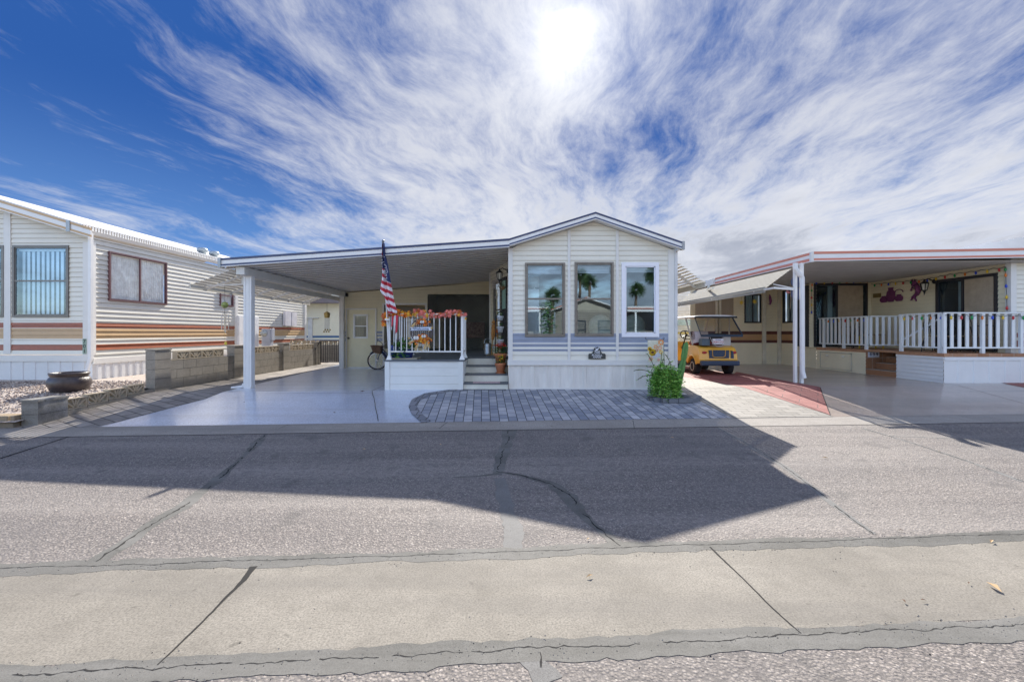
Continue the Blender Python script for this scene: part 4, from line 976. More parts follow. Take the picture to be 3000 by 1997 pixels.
# ================================================================== RIGHT HOUSE
XD = 10.6; YP = 10.72; ZP = 1.05
rh = thing('porch_home', (11, 14, .3), 'cream home on the right with coral striped fascia, dark framed sliding doors and brown stripes', 'house')
RC = mat('butter siding', (.82, .75, .55), .45, var=.05, vscale=1.5); BRN = mat('dark brown stripe', (.11, .035, .025), .5, var=.2, vscale=12); ORG_ = mat('orange tan stripe', (.50, .29, .14), .5, var=.06)
CORAL = mat('coral stripe', (.62, .22, .15), .4, var=.04)
Y3 = 17.25
def z3(v): return zv(v, Y3)
ST = [(z3(979), z3(970), 1), (z3(996), z3(979), 2), (z3(1004), z3(996), 1)]
win3 = (xu(2180, Y3), xu(2229, Y3), z3(946), z3(862))
mb = MB(); siding(mb, FY(Y3), xu(2022, Y3), XD, .3, 3.5, [(win3[0] + .02, win3[1] - .02, win3[2] + .02, win3[3] - .02)], bands=ST, row=.115, depth=.02)
mb.build('front_wall', [RC, BRN, ORG_], rh, recalc=False)
FR = FXm(XD); wr_ = (15.6, 17.0, z3(946) - .02, z3(862) - .0)
wr_ = (yu(2338, XD), yu(2295, XD), zv(945, 16.4), zv(846, 16.4))
mb = MB(); siding(mb, FR, 15.2, Y3, .3, 3.5, [(wr_[0] + .02, wr_[1] - .02, wr_[2] + .02, wr_[3] - .02)], bands=ST, row=.115, depth=.02); mb.build('side_wall', [RC, BRN, ORG_], rh, recalc=False)
Y1 = 15.2; sd1 = (xu(2383, Y1), xu(2540, Y1), ZP + .01, zv(830, Y1))
mb = MB(); siding(mb, FY(Y1), 10.33, 12.5, ZP, 3.5, [(sd1[0] + .02, sd1[1] - .02, sd1[2], sd1[3] - .02)], row=.115, depth=.02); mb.build('front_wall', RC, rh, recalc=False)
X2 = 12.5; F2 = FXm(X2); sd2 = (yu(2925, X2) , yu(2744, X2), ZP + .01, 3.10)
mb = MB(); siding(mb, F2, 10.95, Y1, ZP, 3.5, [(sd2[0] + .02, sd2[1] - .02, sd2[2], sd2[3] - .02)], row=.115, depth=.02); mb.build('side_wall', RC, rh, recalc=False)
YQ = 10.95
mb = MB(); siding(mb, FY(YQ), X2, 15.5, ZP, 3.6, row=.115, depth=.018, bands=[(zv(1017, YQ), zv(997, YQ), 1), (zv(988, YQ) , zv(975, YQ), 1)])
mb.build('front_wall', [CREAM, mat('dull rust stripe', (.30, .10, .07), .5, var=.1)], rh, recalc=False)
mb = MB(); mb.box(X2 - .05, X2 + .09, YQ - .05, YQ + .08, ZP, 3.42); mb.build('corner_post', TRIM, rh)
for x0_, x1_ in ((xu(2231, Y3), xu(2241, Y3)), (xu(2276, Y3), xu(2285, Y3)), (xu(2094, Y3), xu(2100, Y3)), (xu(2104, Y3), xu(2110, Y3))):
    mb = MB(); mb.box(x0_, x1_, Y3 - .09, Y3 - .02, .32, 3.4); mb.build('batten', mat('cream post', (.66, .62, .50), .5), rh)
# shades (roller panels) beside the window
mb = MB(); mb.fbox(FY(Y3), xu(2036, Y3), xu(2094, Y3), .03, .05, z3(930), 3.3); mb.build('roller_shade', mat('taupe shade', (.36, .30, .23), .8, var=.08, vscale=3, stretch=(20, 1, .3)), rh)
mb = MB(); mb.fbox(FY(Y3), xu(2111, Y3), xu(2147, Y3), .03, .05, z3(929), 3.3); mb.build('roller_shade', mat('taupe shade', (.36, .30, .23)), rh)
window(rh, FY(Y3), *win3, .035, DKAL, GLSD, vrail=(win3[0] + win3[1]) / 2, o=.04, inside=curtain(mat('pale drape', (.45, .50, .50), .7), .12, .02, .12), depth=.1)
window(rh, FR, *wr_, .04, DKAL, GLSD, vrail=(wr_[0] + wr_[1]) / 2, o=.04, inside=curtain(mat('pale drape', (.45, .50, .50)), .14, .02, .14), depth=.1)
PLY = mat('board panel', (.42, .34, .25), .8, var=.12, vscale=5)
def slider(F, q, split, pl0, pl1, gl_first=True):
    a0, a1, z0, z1 = q; fw = .07
    mb = MB(); mb.fbox(F, a0, a1, -.08, .04, z1 - fw, z1); mb.fbox(F, a0, a0 + fw, -.08, .04, z0, z1 - fw); mb.fbox(F, a1 - fw, a1, -.08, .04, z0, z1 - fw); mb.fbox(F, a0 + fw, a1 - fw, -.08, .04, z0, z0 + .05); mb.fbox(F, split - .03, split + .03, -.05, .025, z0 + .05, z1 - fw)
    w_ = mb.build('sliding_door', DKAL, rh)
    g = MB(); g.face([F(a0 + fw, .0, z0 + .05), F(a1 - fw, .0, z0 + .05), F(a1 - fw, .0, z1 - fw), F(a0 + fw, .0, z1 - fw)]); g.build('pane', GLSD, w_)
    b = MB(); b.fbox(F, pl0, pl1, .004, .018, z0 + .06, z1 - fw - .01); b.build('board', PLY, w_)
    boxback(w_, F, a0 + .03, a1 - .03, z0, z1 - .03, .9)
    return w_
sw = slider(FY(Y1), sd1, xu(2451, Y1), xu(2454, Y1), xu(2527, Y1))
mb = MB(); mb.fbox(FY(Y1), xu(2436, Y1), xu(2449, Y1), -.2, -.17, ZP, 3.2); mb.build('drape', mat('blue grey drape', (.30, .38, .40), .7), sw)
s2 = slider(F2, sd2, yu(2821, X2), yu(2912, X2), yu(2827, X2))
mb = MB(); mb.fbox(F2, yu(2817, X2), yu(2790, X2), -.2, -.17, ZP, 3.0); mb.build('drape', mat('blue grey drape', (.30, .38, .40)), s2)
# upper house roof, seen over the porch roof
mb = MB(); mb.face([(12.0, 12, 3.83), (20, 12, 5.2), (20, 26, 5.2), (12.0, 26, 3.83)]); mb.face([(12.0, 12, 3.55), (20, 12, 3.55), (20, 12, 5.2), (12.0, 12, 3.83)])
mb.face([(12.0, 12, 3.55), (12.0, 26, 3.55), (12.0, 26, 3.83), (12.0, 12, 3.83)]); mb.build('roof', roofm, rh, recalc=False)
# porch / carport roof
pr_ = thing('porch_roof', (9, 10.6, 0), 'flat white patio cover with coral striped fascia over the right hand porch', 'patio cover')
YPR = 10.6; XP = 7.29; zt1 = zv(738, YPR); zt2 = zv(727, YPR)
fascia(pr_, [(XP, zt1), (13.6, zt1 + (zt2 - zt1) * 1.2)], fh=.232, mats=[CORAL, WHITE], Yp=YPR)
mb = MB(); FF = FXm(XP)
for a, b, f in ((YPR, 15.6, 1),):
    for (t0, t1, m_, o_) in ((0, .26, 0, .04), (.26, .36, 1, .03), (.36, .62, 1, .025), (.62, .92, 0, .04), (.92, 1.0, 1, .05)):
        mb.fbox(FF, a, b, 0, o_, zt1 - .232 * t1 - .01, zt1 - .232 * t0 - .01, m_)
mb.build('side_fascia', [CORAL, WHITE], pr_)
mb = MB(); mb.fbox(FF, YPR - .05, YPR + .02, .0, .06, zt1 - .25, zt1); mb.build('fascia_joint', TRIM, pr_)
mb = MB(); mb.fbox(FF, 15.6, 17.6, 0, .10, zt1 - .24, zt1 - .03); mb.build('gutter', TRIM, pr_)
mb = MB(); y = YPR; prof = []
while y < 17.3:
    prof += [(y, 0), (y + .07, 0), (y + .08, -.02), (y + .10, -.02)]; y += .11
zc = zt1 - .225
for (ya, da), (yb, db) in zip(prof, prof[1:]): mb.face([(XP, ya, zc + da), (13.6, ya, zc + .03 + da), (13.6, yb, zc + .03 + db), (XP, yb, zc + db)], 1 if db < da else 0)
mb.build('ceiling', [SHT, mat('shade-toned pan edge', (.40, .39, .37), .45, .1)], pr_, recalc=False)  # same darkened flanks, shade lines put into the colour
mb = MB(); mb.box(XP, 13.6, YPR, 17.4, zt1 - .03, zt1 - .0); mb.build('roof_sheet', roofm, pr_)
px_ = xu(2342, 10.7)
for x in (px_ - .07, px_ + .09):
    mb = MB(); mb.box(x - .032, x + .032, 10.72, 10.79, .30, 3.27); mb.build('post', WHITE, pr_)
mb = MB(); mb.tube([(px_ - .12, 10.66, 3.25), (px_ - .12, 10.66, 3.12), (px_ - .02, 10.66, 2.98), (px_ + .04, 10.66, 2.9), (px_ + .05, 10.66, .62), (px_ + .07, 10.62, .45)], [.06, .06, .06, .055, .052, .05], 8); mb.build('downspout', WHITE, pr_, bevel=0)
mb = MB(); mb.tube([(7.2, 15.9, 3.28), (7.1, 15.9, 3.1), (6.4, 13.9, 2.98)], .05, 4); mb.build('downspout', mat('cream spout', (.72, .69, .58), .4), pr_)
aw2 = thing('louvred_awning', (7.1, 14, 2.9), 'long bright louvred awning in front of the right hand home', 'awning')
louvre('', None, 11.15, 17.1, (7.12, 3.17), (6.45, 2.67), 13, '', aw2, mat('bright awning slat', (.36, .345, .30), .85, var=.03, spec=.1), nb=3, wfac=.34, tilt=.026)
mb = MB(); mb.bar((6.47, 10.75, 2.66), (6.47, 11.2, 2.66), .05); mb.bar((6.47, 10.78, 2.66), (px_ - .05, 10.75, 2.62), .05); mb.bar((6.7, 11.2, 2.8), (px_ - .1, 10.8, 2.66), .025); mb.build('brace', TRIM, aw2)
# deck
rd = thing('tiled_porch', (XD, YP, .3), 'raised porch with brown tile edge, white skirts, tiled steps and wide picket railing', 'porch')
TILE = pavers('brown tile', (.27, .15, .08), (.42, .26, .15), (.55, .48, .40), .30, .30, 0, mort=.006, rough=.5, third=(.20, .10, .06))
def tilemat():
    k = NT('brown porch tile'); br = k.n('ShaderNodeTexBrick', {'Vector': k.n('ShaderNodeMapping', {'Vector': k.c, 'Rotation': (R(90), 0, 0), 'Location': (.11, 0, 0)}).outputs[0], 'Scale': 1.0, 'Mortar Size': .006, 'Brick Width': .3, 'Row Height': .5,
        'Color1': (.34, .16, .08, 1), 'Color2': (.52, .28, .16, 1), 'Mortar': (.5, .44, .37, 1)}, offset=0.0)
    n = k.noise(14, 5); c = k.mix(k.rng(n, .3, .7, 0, .6), br.outputs[0], (.26, .12, .06)); k.col(c); k.rough(.5); return k.m
TL = tilemat()
mb = MB(); mb.box(XD, 15.5, YP, Y1, ZP - .05, ZP - .002, 0); mb.box(XD - .03, XD, YP - .03, Y3 - .05, ZP - .085, ZP + .004, 0) if 0 else None
mb.box(XD - .025, 15.5, YP - .025, YP, ZP - .085, ZP, 0); mb.box(XD - .025, XD, YP, 12.04, ZP - .085, ZP, 0); mb.box(XD - .025, XD, 13.08, Y1 - .01, ZP - .085, ZP, 0)
mb.build('tile_edge', TL, rd)
WSK = mat('white porch skirt', (.78, .78, .78), .4, var=.03)
mb = MB(); ribbed(mb, FY(YP), XD, 15.5, .30, ZP - .17, .385, .05, .014); mb.fbox(FY(YP), XD, 15.5, -.01, .02, ZP - .17, ZP - .087); mb.build('front_skirt', WSK, rd, recalc=False)
mb = MB(); siding(mb, FXm(XD), YP, 12.04, .30, ZP - .087, row=.10, depth=.018); mb.fbox(FXm(XD), YP, 12.04, -.0, .024, ZP - .13, ZP - .087); mb.build('side_skirt', WSK, rd, recalc=False)
mb = MB(); siding(mb, FXm(XD), 13.08, Y1, .30, ZP - .087, row=.10, depth=.018); mb.build('side_skirt', RC, rd, recalc=False)
for a, b, c, d_ in ((13.6, 15.0, .36, .92),):
    mb = MB(); F_ = FXm(XD); mb.fbox(F_, a, a + .03, .02, .03, c, d_); mb.fbox(F_, b - .03, b, .02, .03, c, d_); mb.fbox(F_, a, b, .02, .03, d_ - .03, d_); mb.fbox(F_, a, b, .02, .03, c, c + .02)
    hd = mb.build('hatch', mat('hatch trim', (.60, .57, .46), .5), rd)
    for y in (13.9, 14.6):
        m2 = MB(); m2.fbox(F_, y, y + .10, .03, .05, .78, .81); m2.build('handle', WHITE, hd)
for i, x in enumerate((XD, 10.9, 11.2)):
    mb = MB(); zt = .30 + .185 * (i + 1) + .0; mb.box(x, x + .6, 12.04, 13.08, .28, zt - .02, 0); mb.box(x - .015, x + .6, 12.04, 13.08, zt - .02, zt, 1); mb.build('step', [TL, mat('tile nosing', (.34, .28, .23), .5)], rd)
mb = MB(); mb.box(XD, 11.8, 13.08, 13.12, .28, ZP); mb.build('step_wall', TL, rd)
nb = MB(); nx0, nx1 = xu(2544, 13.06), xu(2576, 13.06); nb.box(nx0, nx1, 13.06, 13.075, zv(1046, 13.06), zv(1030, 13.06)); nbo = nb.build('number_tile', mat('white number tile', (.72, .72, .78), .4), rd)
text_mesh('numerals', '6 9 9', .13, ((nx0 + nx1) / 2, 13.055, zv(1038, 13.06)), mat('navy numeral', (.03, .04, .12), .5), nbo, sx=.95)
# picket railing
PK = mat('glossy white picket', (.78, .81, .82), .3, var=.02); zr = 2.06; z_l = ZP + .12
def prail(name, F, a0, a1, posts, step=.19, lab=None):
    mb = MB(); mb.fbox(F, a0, a1, -.045, .045, zr - .03, zr); mb.fbox(F, a0, a1, -.02, .02, z_l, z_l + .035)
    mb.fbox(F, a0, a0 + .02, -.011, .011, z_l - .0, zr); rr = mb.build(name, PK, rd)
    n = max(1, round((a1 - a0) / step))
    for i in range(n + 1):
        a = a0 + .04 + (a1 - a0 - .08) * i / n; post_ = i in posts
        m = MB(); m.fbox(F, a - .037, a + .037, -.012 if not post_ else -.03, .012 if not post_ else .03, ZP if post_ else z_l + .035, zr - .03); m.build('post' if post_ else 'picket', PK, rr)
    return rr
prail('railing', FY(YP + .06), XD + .02, 14.3, (0, 5, 10, 15))
prail('railing', FXm(XD + .06), YP + .12, 12.0, (0, 6))
prail('railing', FXm(XD + .06), 13.1, 15.15, (0, 5, 10))
prail('railing', FY(13.1), XD + .12, 11.72, (5,))
mb = MB(); mb.bar((10.75, 12.06, 1.35), (11.9, 12.06, 2.0), .05, .04); mb.box(10.72, 10.78, 12.03, 12.09, .5, 1.36); mb.box(11.8, 11.86, 12.03, 12.09, 1.05, 1.95); mb.build('handrail', PK, rd)
# wrought iron chairs on the porch
def chair(loc, rz, label):
    c = thing('patio_chair', (0, 0, 0), label, 'chair', 'wrought iron chairs on the tiled porch')
    r = .012
    m = MB(); m.tube([(-.22, .24, .42), (-.23, .27, .75), (-.17, .31, .95), (0, .33, 1.03), (.17, .31, .95), (.23, .27, .75), (.22, .24, .42)], r, 6)
    for x in (-.12, -.04, .04, .12): m.tube([(x, .245, .44), (x * 1.1, .27, .7), (x * .6, .31, .97)], .008, 5)
    m.tube([(-.1, .29, .85), (0, .3, .93), (.1, .29, .85), (0, .29, .78), (-.1, .29, .85)], .008, 5); m.build('backrest', BLK, c, True)
    m = MB(); m.box(-.24, .24, -.22, .24, .40, .43); m.build('seat', mat('tan cushion', (.30, .24, .15), .8), c, bevel=.015)
    for sx in (-1, 1):
        m = MB(); m.tube([(sx * .23, -.21, .40), (sx * .26, -.24, .2), (sx * .24, -.24, 0)], r, 6); m.build('leg', BLK, c)
        m = MB(); m.tube([(sx * .22, .22, .40), (sx * .25, .28, .2), (sx * .25, .33, 0)], r, 6); m.build('leg', BLK, c)
        m = MB(); m.tube([(sx * .24, .27, .68), (sx * .28, 0, .70), (sx * .28, -.2, .66), (sx * .25, -.22, .42)], r, 6); m.build('armrest', BLK, c)
    c.location = loc; c.rotation_euler = (0, 0, rz); return c
c1 = chair((11.05, 14.2, ZP), R(180), 'black iron chair in front of the boarded half of the far sliding door')
spots = [((11.5, 11.75, ZP), R(115), 'black iron chair just behind the left end of the near picket railing'), ((12.0, 12.25, ZP), R(200), 'black iron chair left of the near sliding door'),
         ((12.05, 11.35, ZP), R(95), 'black iron chair in front of the near sliding door beside the front railing')]
for l_, r_, lb in spots:
    c = copy_tree(c1); c.location = l_; c.rotation_euler = (0, 0, r_); c['label'] = lb
st_ = thing('side_stool', (11.45, 13.9, ZP), 'small stool with yellow striped legs behind the far picket railing', 'stool')
YE_ = mat('yellow leg', (.75, .50, .04), .5)
mb = MB(); mb.box(11.15, 11.75, 13.75, 14.1, ZP + .42, ZP + .46); mb.build('top', mat('tan cushion', (.30, .24, .15)), st_)
for x in (11.18, 11.70):
    for y in (13.78, 14.06):
        mb = MB(); mb.box(x, x + .03, y, y + .03, ZP, ZP + .42); mb.build('leg', YE_, st_)
# wall art and lantern
PUR = mat('purple metal', (.20, .05, .16), .5, .3, var=.3, vscale=25)
art = thing('wall_art', (X2 - .06, 13.7, 2.4), 'purple metal wall art of three clay jars on the cream wall', 'wall art')
def PA(u, v):  # point on the X2 side wall
    y = yu(u, X2); return y, zv(v, y)
def vase(mb, cu, vb, vt, wu, hole=False):
    yc, zb_ = PA(cu, vb); zt = PA(cu, vt)[1]; y1_ = yu(cu - wu / 2, X2); y2_ = yu(cu + wu / 2, X2); r = abs(y1_ - y2_) / 2; h = zt - zb_
    pf = [(0, 0), (.55, 0), (.9, .2), (1, .45), (.85, .7), (.5, .82), (.5, .9), (.62, 1), (0, 1)]
    pts = [(yc + p * r, zb_ + q * h) for p, q in pf[1:-1]] + [(yc - p * r, zb_ + q * h) for p, q in reversed(pf[1:-1])]
    mb.prism(pts, lambda a, z: (X2 - .03, a, z), lambda a, z: (X2 - .05, a, z))
for q in ((2593, 886, 867, 24), (2613, 884, 842, 26), (2637, 882, 862, 24)):
    mb = MB(); vase(mb, *q); mb.build('jar', PUR, art)
yc, zc_ = PA(2637, 856); mb = MB(); mb.tube([(X2 - .04, yc + .15 * cos(t), zc_ + .09 * sin(t)) for t in [i * pi / 8 for i in range(9)]], .014, 5); mb.build('handle', PUR, art)
mb = MB()
K = lambda u, v: (X2 - .05, PA(u, v)[0], PA(u, v)[1])
mb.tube([K(2689, 832), K(2692, 842), K(2695, 853), K(2690, 862), K(2682, 868)], [.05, .075, .07, .055, .04], 8)
mb.ball(K(2683, 832), .085, 10, sc=(.3, 1.3, 1)); mb.tube([K(2683, 868), K(2678, 870), K(2676, 877), K(2673, 879)], [.04, .03, .025, .02], 6); mb.tube([K(2684, 868), K(2684, 873), K(2688, 878), K(2689, 882)], [.04, .03, .02, .02], 6)
mb.tube([K(2679, 834), K(2675, 845), K(2673, 852)], [.02, .016, .03], 6); mb.tube([K(2690, 842), K(2683, 845), K(2677, 843)], .018, 6)
for i, u in enumerate((2675, 2679, 2684, 2688)): mb.tube([K(2680 + i * 1.5, 828), K(u - 1, 822), K(u, 817 + abs(i - 1.5))], [.018, .014, .01], 5)
tag(mb.build('flute_player_art', PUR, smooth=True), 'purple metal cut-out of a hunched flute player beside the lantern', 'wall art')
def lantern(name, base, out, h, label, gl=(.7, .68, .6)):
    t = thing(name, base, label, 'lantern'); b = Vector(base); o = Vector(out).normalized(); s = h
    m = MB(); m.ball(b + o * .01, .12 * s, 10, sc=(.5, 1, 1)); m.tube([b, b + o * .28 * s + Vector((0, 0, .14 * s)), b + o * .42 * s + Vector((0, 0, .05 * s))], .025 * s, 6); m.build('bracket', BLK, t, True)
    c = b + o * .42 * s
    m = MB(); m.lathe(c, [(.001, .12 * s), (.03 * s, .08 * s), (.05 * s, .02 * s), (.19 * s, -.08 * s), (.16 * s, -.10 * s)], 6); m.lathe(c, [(.10 * s, -.44 * s), (.11 * s, -.40 * s), (.04 * s, -.50 * s), (.02 * s, -.60 * s), (.001, -.66 * s)], 6)
    for k in range(6):
        a = k * pi / 3; m.bar(c + Vector((cos(a) * .16 * s, sin(a) * .16 * s, -.1 * s)), c + Vector((cos(a) * .10 * s, sin(a) * .10 * s, -.42 * s)), .014)
    m.build('frame', BLK, t); m = MB(); m.lathe(c, [(.14 * s, -.11 * s), (.09 * s, -.41 * s)], 6); m.build('glass_shade', mat('lantern glass ' + name, gl, .3, trans=.3), t)
yl_, zl_2 = PA(2741, 824); lantern('wall_lantern', (X2 - .02, yl_, zl_2), (-1, .25, 0), .62, 'black carriage lantern on the cream wall right of the flute player')
sg = MB(); sg.box(X2 - .04, X2 - .02, yu(2583, X2), yu(2561, X2), zv(872, 15), zv(860, 15)); tag(sg.build('wall_sign', mat('brass sign', (.28, .20, .07), .5, .3, var=.3, vscale=40)), 'small brass coloured sign left of the purple jars', 'sign')
# string lights
BC = [mat('bulb ' + n, c, .3) for n, c in (('orange', (.75, .20, .02)), ('blue', (.03, .08, .55)), ('yellow', (.75, .5, .03)), ('red', (.55, .03, .03)), ('green', (.02, .30, .07)))]
sl_ = thing('string_lights', (X2, 13, 3.3), 'string of coloured bulbs looped along the porch ceiling, wall and railing', 'string lights')
runs = [[(xu(2378, 15.1), 15.1, 2.2), (xu(2378, 15.1), 15.1, 3.2), (xu(2380, 15.1), 15.1, zv(824, 15.1)), (xu(2450, 15.1), 15.1, zv(822, 15.1)), (X2 - .1, 15.1, zv(819, 15.1))],
        [(X2 - .08, 15.1, 3.24), (X2 - .08, 13.2, 3.17), (X2 - .08, 12.4, 3.22), (X2 - .08, 11.0, 3.22), (X2 - .10, 10.98, 3.2), (X2 - .08, 10.96, 2.1)],
        [(XD + .06, 15.1, 2.0), (XD + .06, 13.1, 2.0)], [(XD + .06, 12.0, 2.0), (XD + .05, YP + .0, 1.99), (14.2, YP - .0, 1.98)]]
mbw = MB(); bulbs = []; k = 0
for rn in runs:
    for p, q in zip(rn, rn[1:]):
        p = Vector(p); q = Vector(q); n = max(1, round((q - p).length / .26)); pts = []
        for i in range(n * 3 + 1):
            f = i / (n * 3); pts.append(p.lerp(q, f) - Vector((0, 0, .03 * sin(pi * ((f * n) % 1)))))
        mbw.tube(pts, .007, 4)
        for i in range(n): bulbs.append(p.lerp(q, (i + .5) / n) - Vector((0, 0, .05)))
mbw.build('wire', BLK, sl_)
protos = {}
for b in bulbs:
    k += 1; c = k % 5
    if c not in protos:
        m = MB(); m.lathe((0, 0, 0), [(.001, -.065), (.022, -.04), (.027, -.012), (.015, .014), (.015, .035)], 8)
        o = m.build('bulb', BC[c], None, True); protos[c] = o
    else: o = protos[c].copy(); COL.objects.link(o)
    o.parent = sl_; o.location = b - Vector(ORG[sl_.name])
# little hangings on the right
sunm = mat('yellow glass', (.75, .55, .06), .4)
for (u, v, Yh, lab) in ((2211, 883, 17.0, 'yellow glass sun ornament hanging before the dark window'), (2172, 886, 17.0, 'yellow ornament hanging left of the dark window')):
    t = thing('sun_ornament', (xu(u, Yh), Yh, zv(v, Yh)), lab, 'ornament'); c = Vector((xu(u, Yh), Yh, zv(v, Yh)))
    m = MB(); m.ball(c, .06, 10, sc=(1, .3, 1))
    for i in range(8):
        a = i * pi / 4; m.prism([(cos(a - .25) * .055, sin(a - .25) * .055), (cos(a) * .11, sin(a) * .11), (cos(a + .25) * .055, sin(a + .25) * .055)], lambda p, q: (c.x + p, c.y - .005, c.z + q), lambda p, q: (c.x + p, c.y + .005, c.z + q))
    m.build('sun_disc', sunm, t); m = MB(); m.tube([c + Vector((0, 0, .06)), c + Vector((0, 0, .5))], .004, 4); m.build('cord', BLK, t)
mb = MB(); c = (xu(2258, 17.1), 17.1, zv(878, 17.1)); mb.tube([(c[0] - .02, 17.14, c[2] + .22), (c[0], 17.14, c[2] + .1), (c[0] + .02, 17.14, c[2] - .05), (c[0], 17.14, c[2] - .18), (c[0] - .06, 17.14, c[2] - .16)], [.015, .045, .05, .03, .015], 7); mb.build
tag(mb.build('bird_art', PUR, smooth=True), 'small purple bird cut-out on the cream wall between two posts', 'wall art')
bt = thing('butterfly_mobile', (xu(2316, 12), 12.0, 2.6), 'pink butterfly mobile hanging behind the white porch post', 'ornament')
m = MB(); c = Vector((xu(2316, 12), 12.0, zv(857, 12)))
for s in (-1, 1): m.prism([(0, 0), (s * .10, .07), (s * .12, .0), (s * .05, -.03)], lambda p, q: (c.x + p, 12.0, c.z + q), lambda p, q: (c.x + p, 12.01, c.z + q))
m.build('butterfly', mat('pink resin', (.50, .15, .15), .5), bt); m = MB(); m.tube([c + Vector((0, 0, .25)), c, c + Vector((.01, 0, -.22)), c + Vector((-.01, 0, -.45))], .006, 4); m.build('cord', mat('tan cord', (.45, .35, .25), .8), bt)
# plates hanging by the post
for v, lab in ((826, 'upper round dark disc hanging behind the porch post'), (861, 'lower round dark disc hanging behind the porch post')):
    m = MB(); m.lathe((xu(2334, 11.2), 11.2, zv(v, 11.2)), [(.001, -.01), (.15, -.006), (.15, .006), (.001, .01)], 20, axis='y'); tag(m.build('hanging_disc', NAVY, smooth=False), lab, 'ornament', 'dark discs by the porch post')
# far white house wall seen behind the golf cart
fw_ = thing('far_side_home', (6, 19.5, .3), 'white lap sided home wall seen behind the golf cart', 'house')
mb = MB(); siding(mb, FY(19.3), 4.5, xu(2036, 19.3), .3, 3.6, row=.13, depth=.02, bands=[(zv(978, 19.3), zv(973, 19.3), 1)]); mb.build('wall', [mat('far white siding', (.70, .69, .66), .5), mat('yellow stripe', (.6, .45, .1), .5)], fw_, recalc=False)
mb = MB(); mb.fbox(FY(19.3), xu(1982, 19.3), xu(2022, 19.3), 0, .05, zv(952, 19.3), zv(936, 19.3)); mb.build('window', GLSD, fw_)
# ================================================================== FLAG
fp = thing('flag_pole', (-2.78, 9.36, .97), 'leaning white flag pole with a draped stars and stripes flag at the left deck post', 'flag')
YG = 9.36
def cp(x, y): return (xu(1080 + x / 3.136, YG), zv(680 + y / 3.136, YG))
a, b = cp(133, 95), cp(178, 1120)
mb = MB(); mb.tube([(a[0], YG, a[1]), (b[0], YG + .06, b[1])], .013, 8); mb.build('pole', WHITE, fp)
mb = MB(); mb.ball((a[0], YG, a[1] + .025), .032, 10, sc=(1, 1, 1.2)); mb.lathe((a[0], YG, a[1] - .06), [(.018, -.06), (.024, 0), (.018, .05)], 10); mb.build('finial', mat('grey finial', (.20, .22, .25), .4, .5), fp, True)
mb = MB(); c = cp(180, 800); mb.box(c[0] - .07, c[0] + .03, YG - .02, YG + .12, c[1] - .02, c[1] + .01); mb.build('bracket', WHITE, fp)
rowsF = [(105, 133, 138, 150), (215, 128, 140, 158), (300, 127, 148, 178), (350, 126, 155, 187), (410, 122, 160, 198), (470, 115, 165, 208), (540, 108, 170, 218), (570, 128, 174, 223), (600, 150, 180, 228), (650, 158, 188, 240), (720, 175, 205, 262), (745, 182, 215, 262)]
me = bpy.data.meshes.new('flag'); V = []; Fc = []; UV = []
SUBX = 20
def ilerp(y):
    for r0, r1 in zip(rowsF, rowsF[1:]):
        if r0[0] <= y <= r1[0]:
            t = (y - r0[0]) / (r1[0] - r0[0]); return [r0[i] + (r1[i] - r0[i]) * t for i in range(4)]
    return list(rowsF[-1])
ys = [105 + (745 - 105) * i / 120 for i in range(121)]
for y in ys:
    _, l, m_, r_ = ilerp(y)
    for j in range(SUBX + 1):
        t = j / SUBX
        x = l + (m_ - l) * t * 2 if t < .5 else m_ + (r_ - m_) * (t - .5) * 2
        yo = .045 * cos(t * 4 * pi) + .012 * sin(y * .02 + t * 9)
        pz = cp(x, y); V.append((pz[0], YG - .05 + yo, pz[1])); UV.append((x, y - .62 * (x - m_) * (1 if t < .5 else .9) - (0 if t < .5 else -10)))
for i in range(120):
    for j in range(SUBX):
        a = i * (SUBX + 1) + j; Fc.append((a, a + 1, a + SUBX + 2, a + SUBX + 1))
fl = MB(); fl.v = V; fl.f = Fc; fl.m = [0] * len(Fc)
RED = mat('flag red', (.52, .035, .06), .8, var=.05); FWH = mat('flag white', (.78, .76, .80), .8, var=.03); FBL = mat('flag navy', (.03, .045, .14), .8, var=.1)
for q, f in enumerate(Fc):
    cx = sum(UV[i][0] for i in f) / 4; cy = sum(UV[i][1] for i in f) / 4
    col_ = q % SUBX
    if cy < (345 if col_ < 10 else 455) and not (cy < 235 and col_ < 6): fl.m[q] = 2
    else: fl.m[q] = 0 if int((cy - 20) / 34) % 2 else 1
fo = fl.build('flag', [RED, FWH, FBL], fp, True, recalc=False)
# tail of the flag below the rail
mb = MB()
for k, (x0_, x1_, yt, yb, m_) in enumerate(((196, 222, 770, 905, 1), (200, 232, 770, 875, 0), (226, 250, 765, 930, 1), (240, 276, 760, 935, 0))):
    P = [cp(x0_ + 12, yt), cp(x1_, yt), cp(x1_ - 12, yb - 20), cp(x0_ + 8, yb)]
    mb.face([(p[0], YG + .02 - .012 * k, p[1]) for p in P], m_)
mb.build('flag_tail', [RED, FWH], fp, recalc=False)
mb = MB(); rnd = random.Random(3)
for _ in range(26):
    y = rnd.uniform(235, 430); _, l, m_, r_ = ilerp(y); x = rnd.uniform(m_ + 2, r_ - 3) if y > 320 else rnd.uniform(l + 3, r_ - 3); c = cp(x, y); r = .012
    mb.face([(c[0] + r * (1 if i % 2 == 0 else .42) * cos(pi / 2 + i * pi / 5), YG - .108, c[1] + r * (1 if i % 2 == 0 else .42) * sin(pi / 2 + i * pi / 5)) for i in range(10)])
mb.build('stars', FWH, fp, recalc=False)
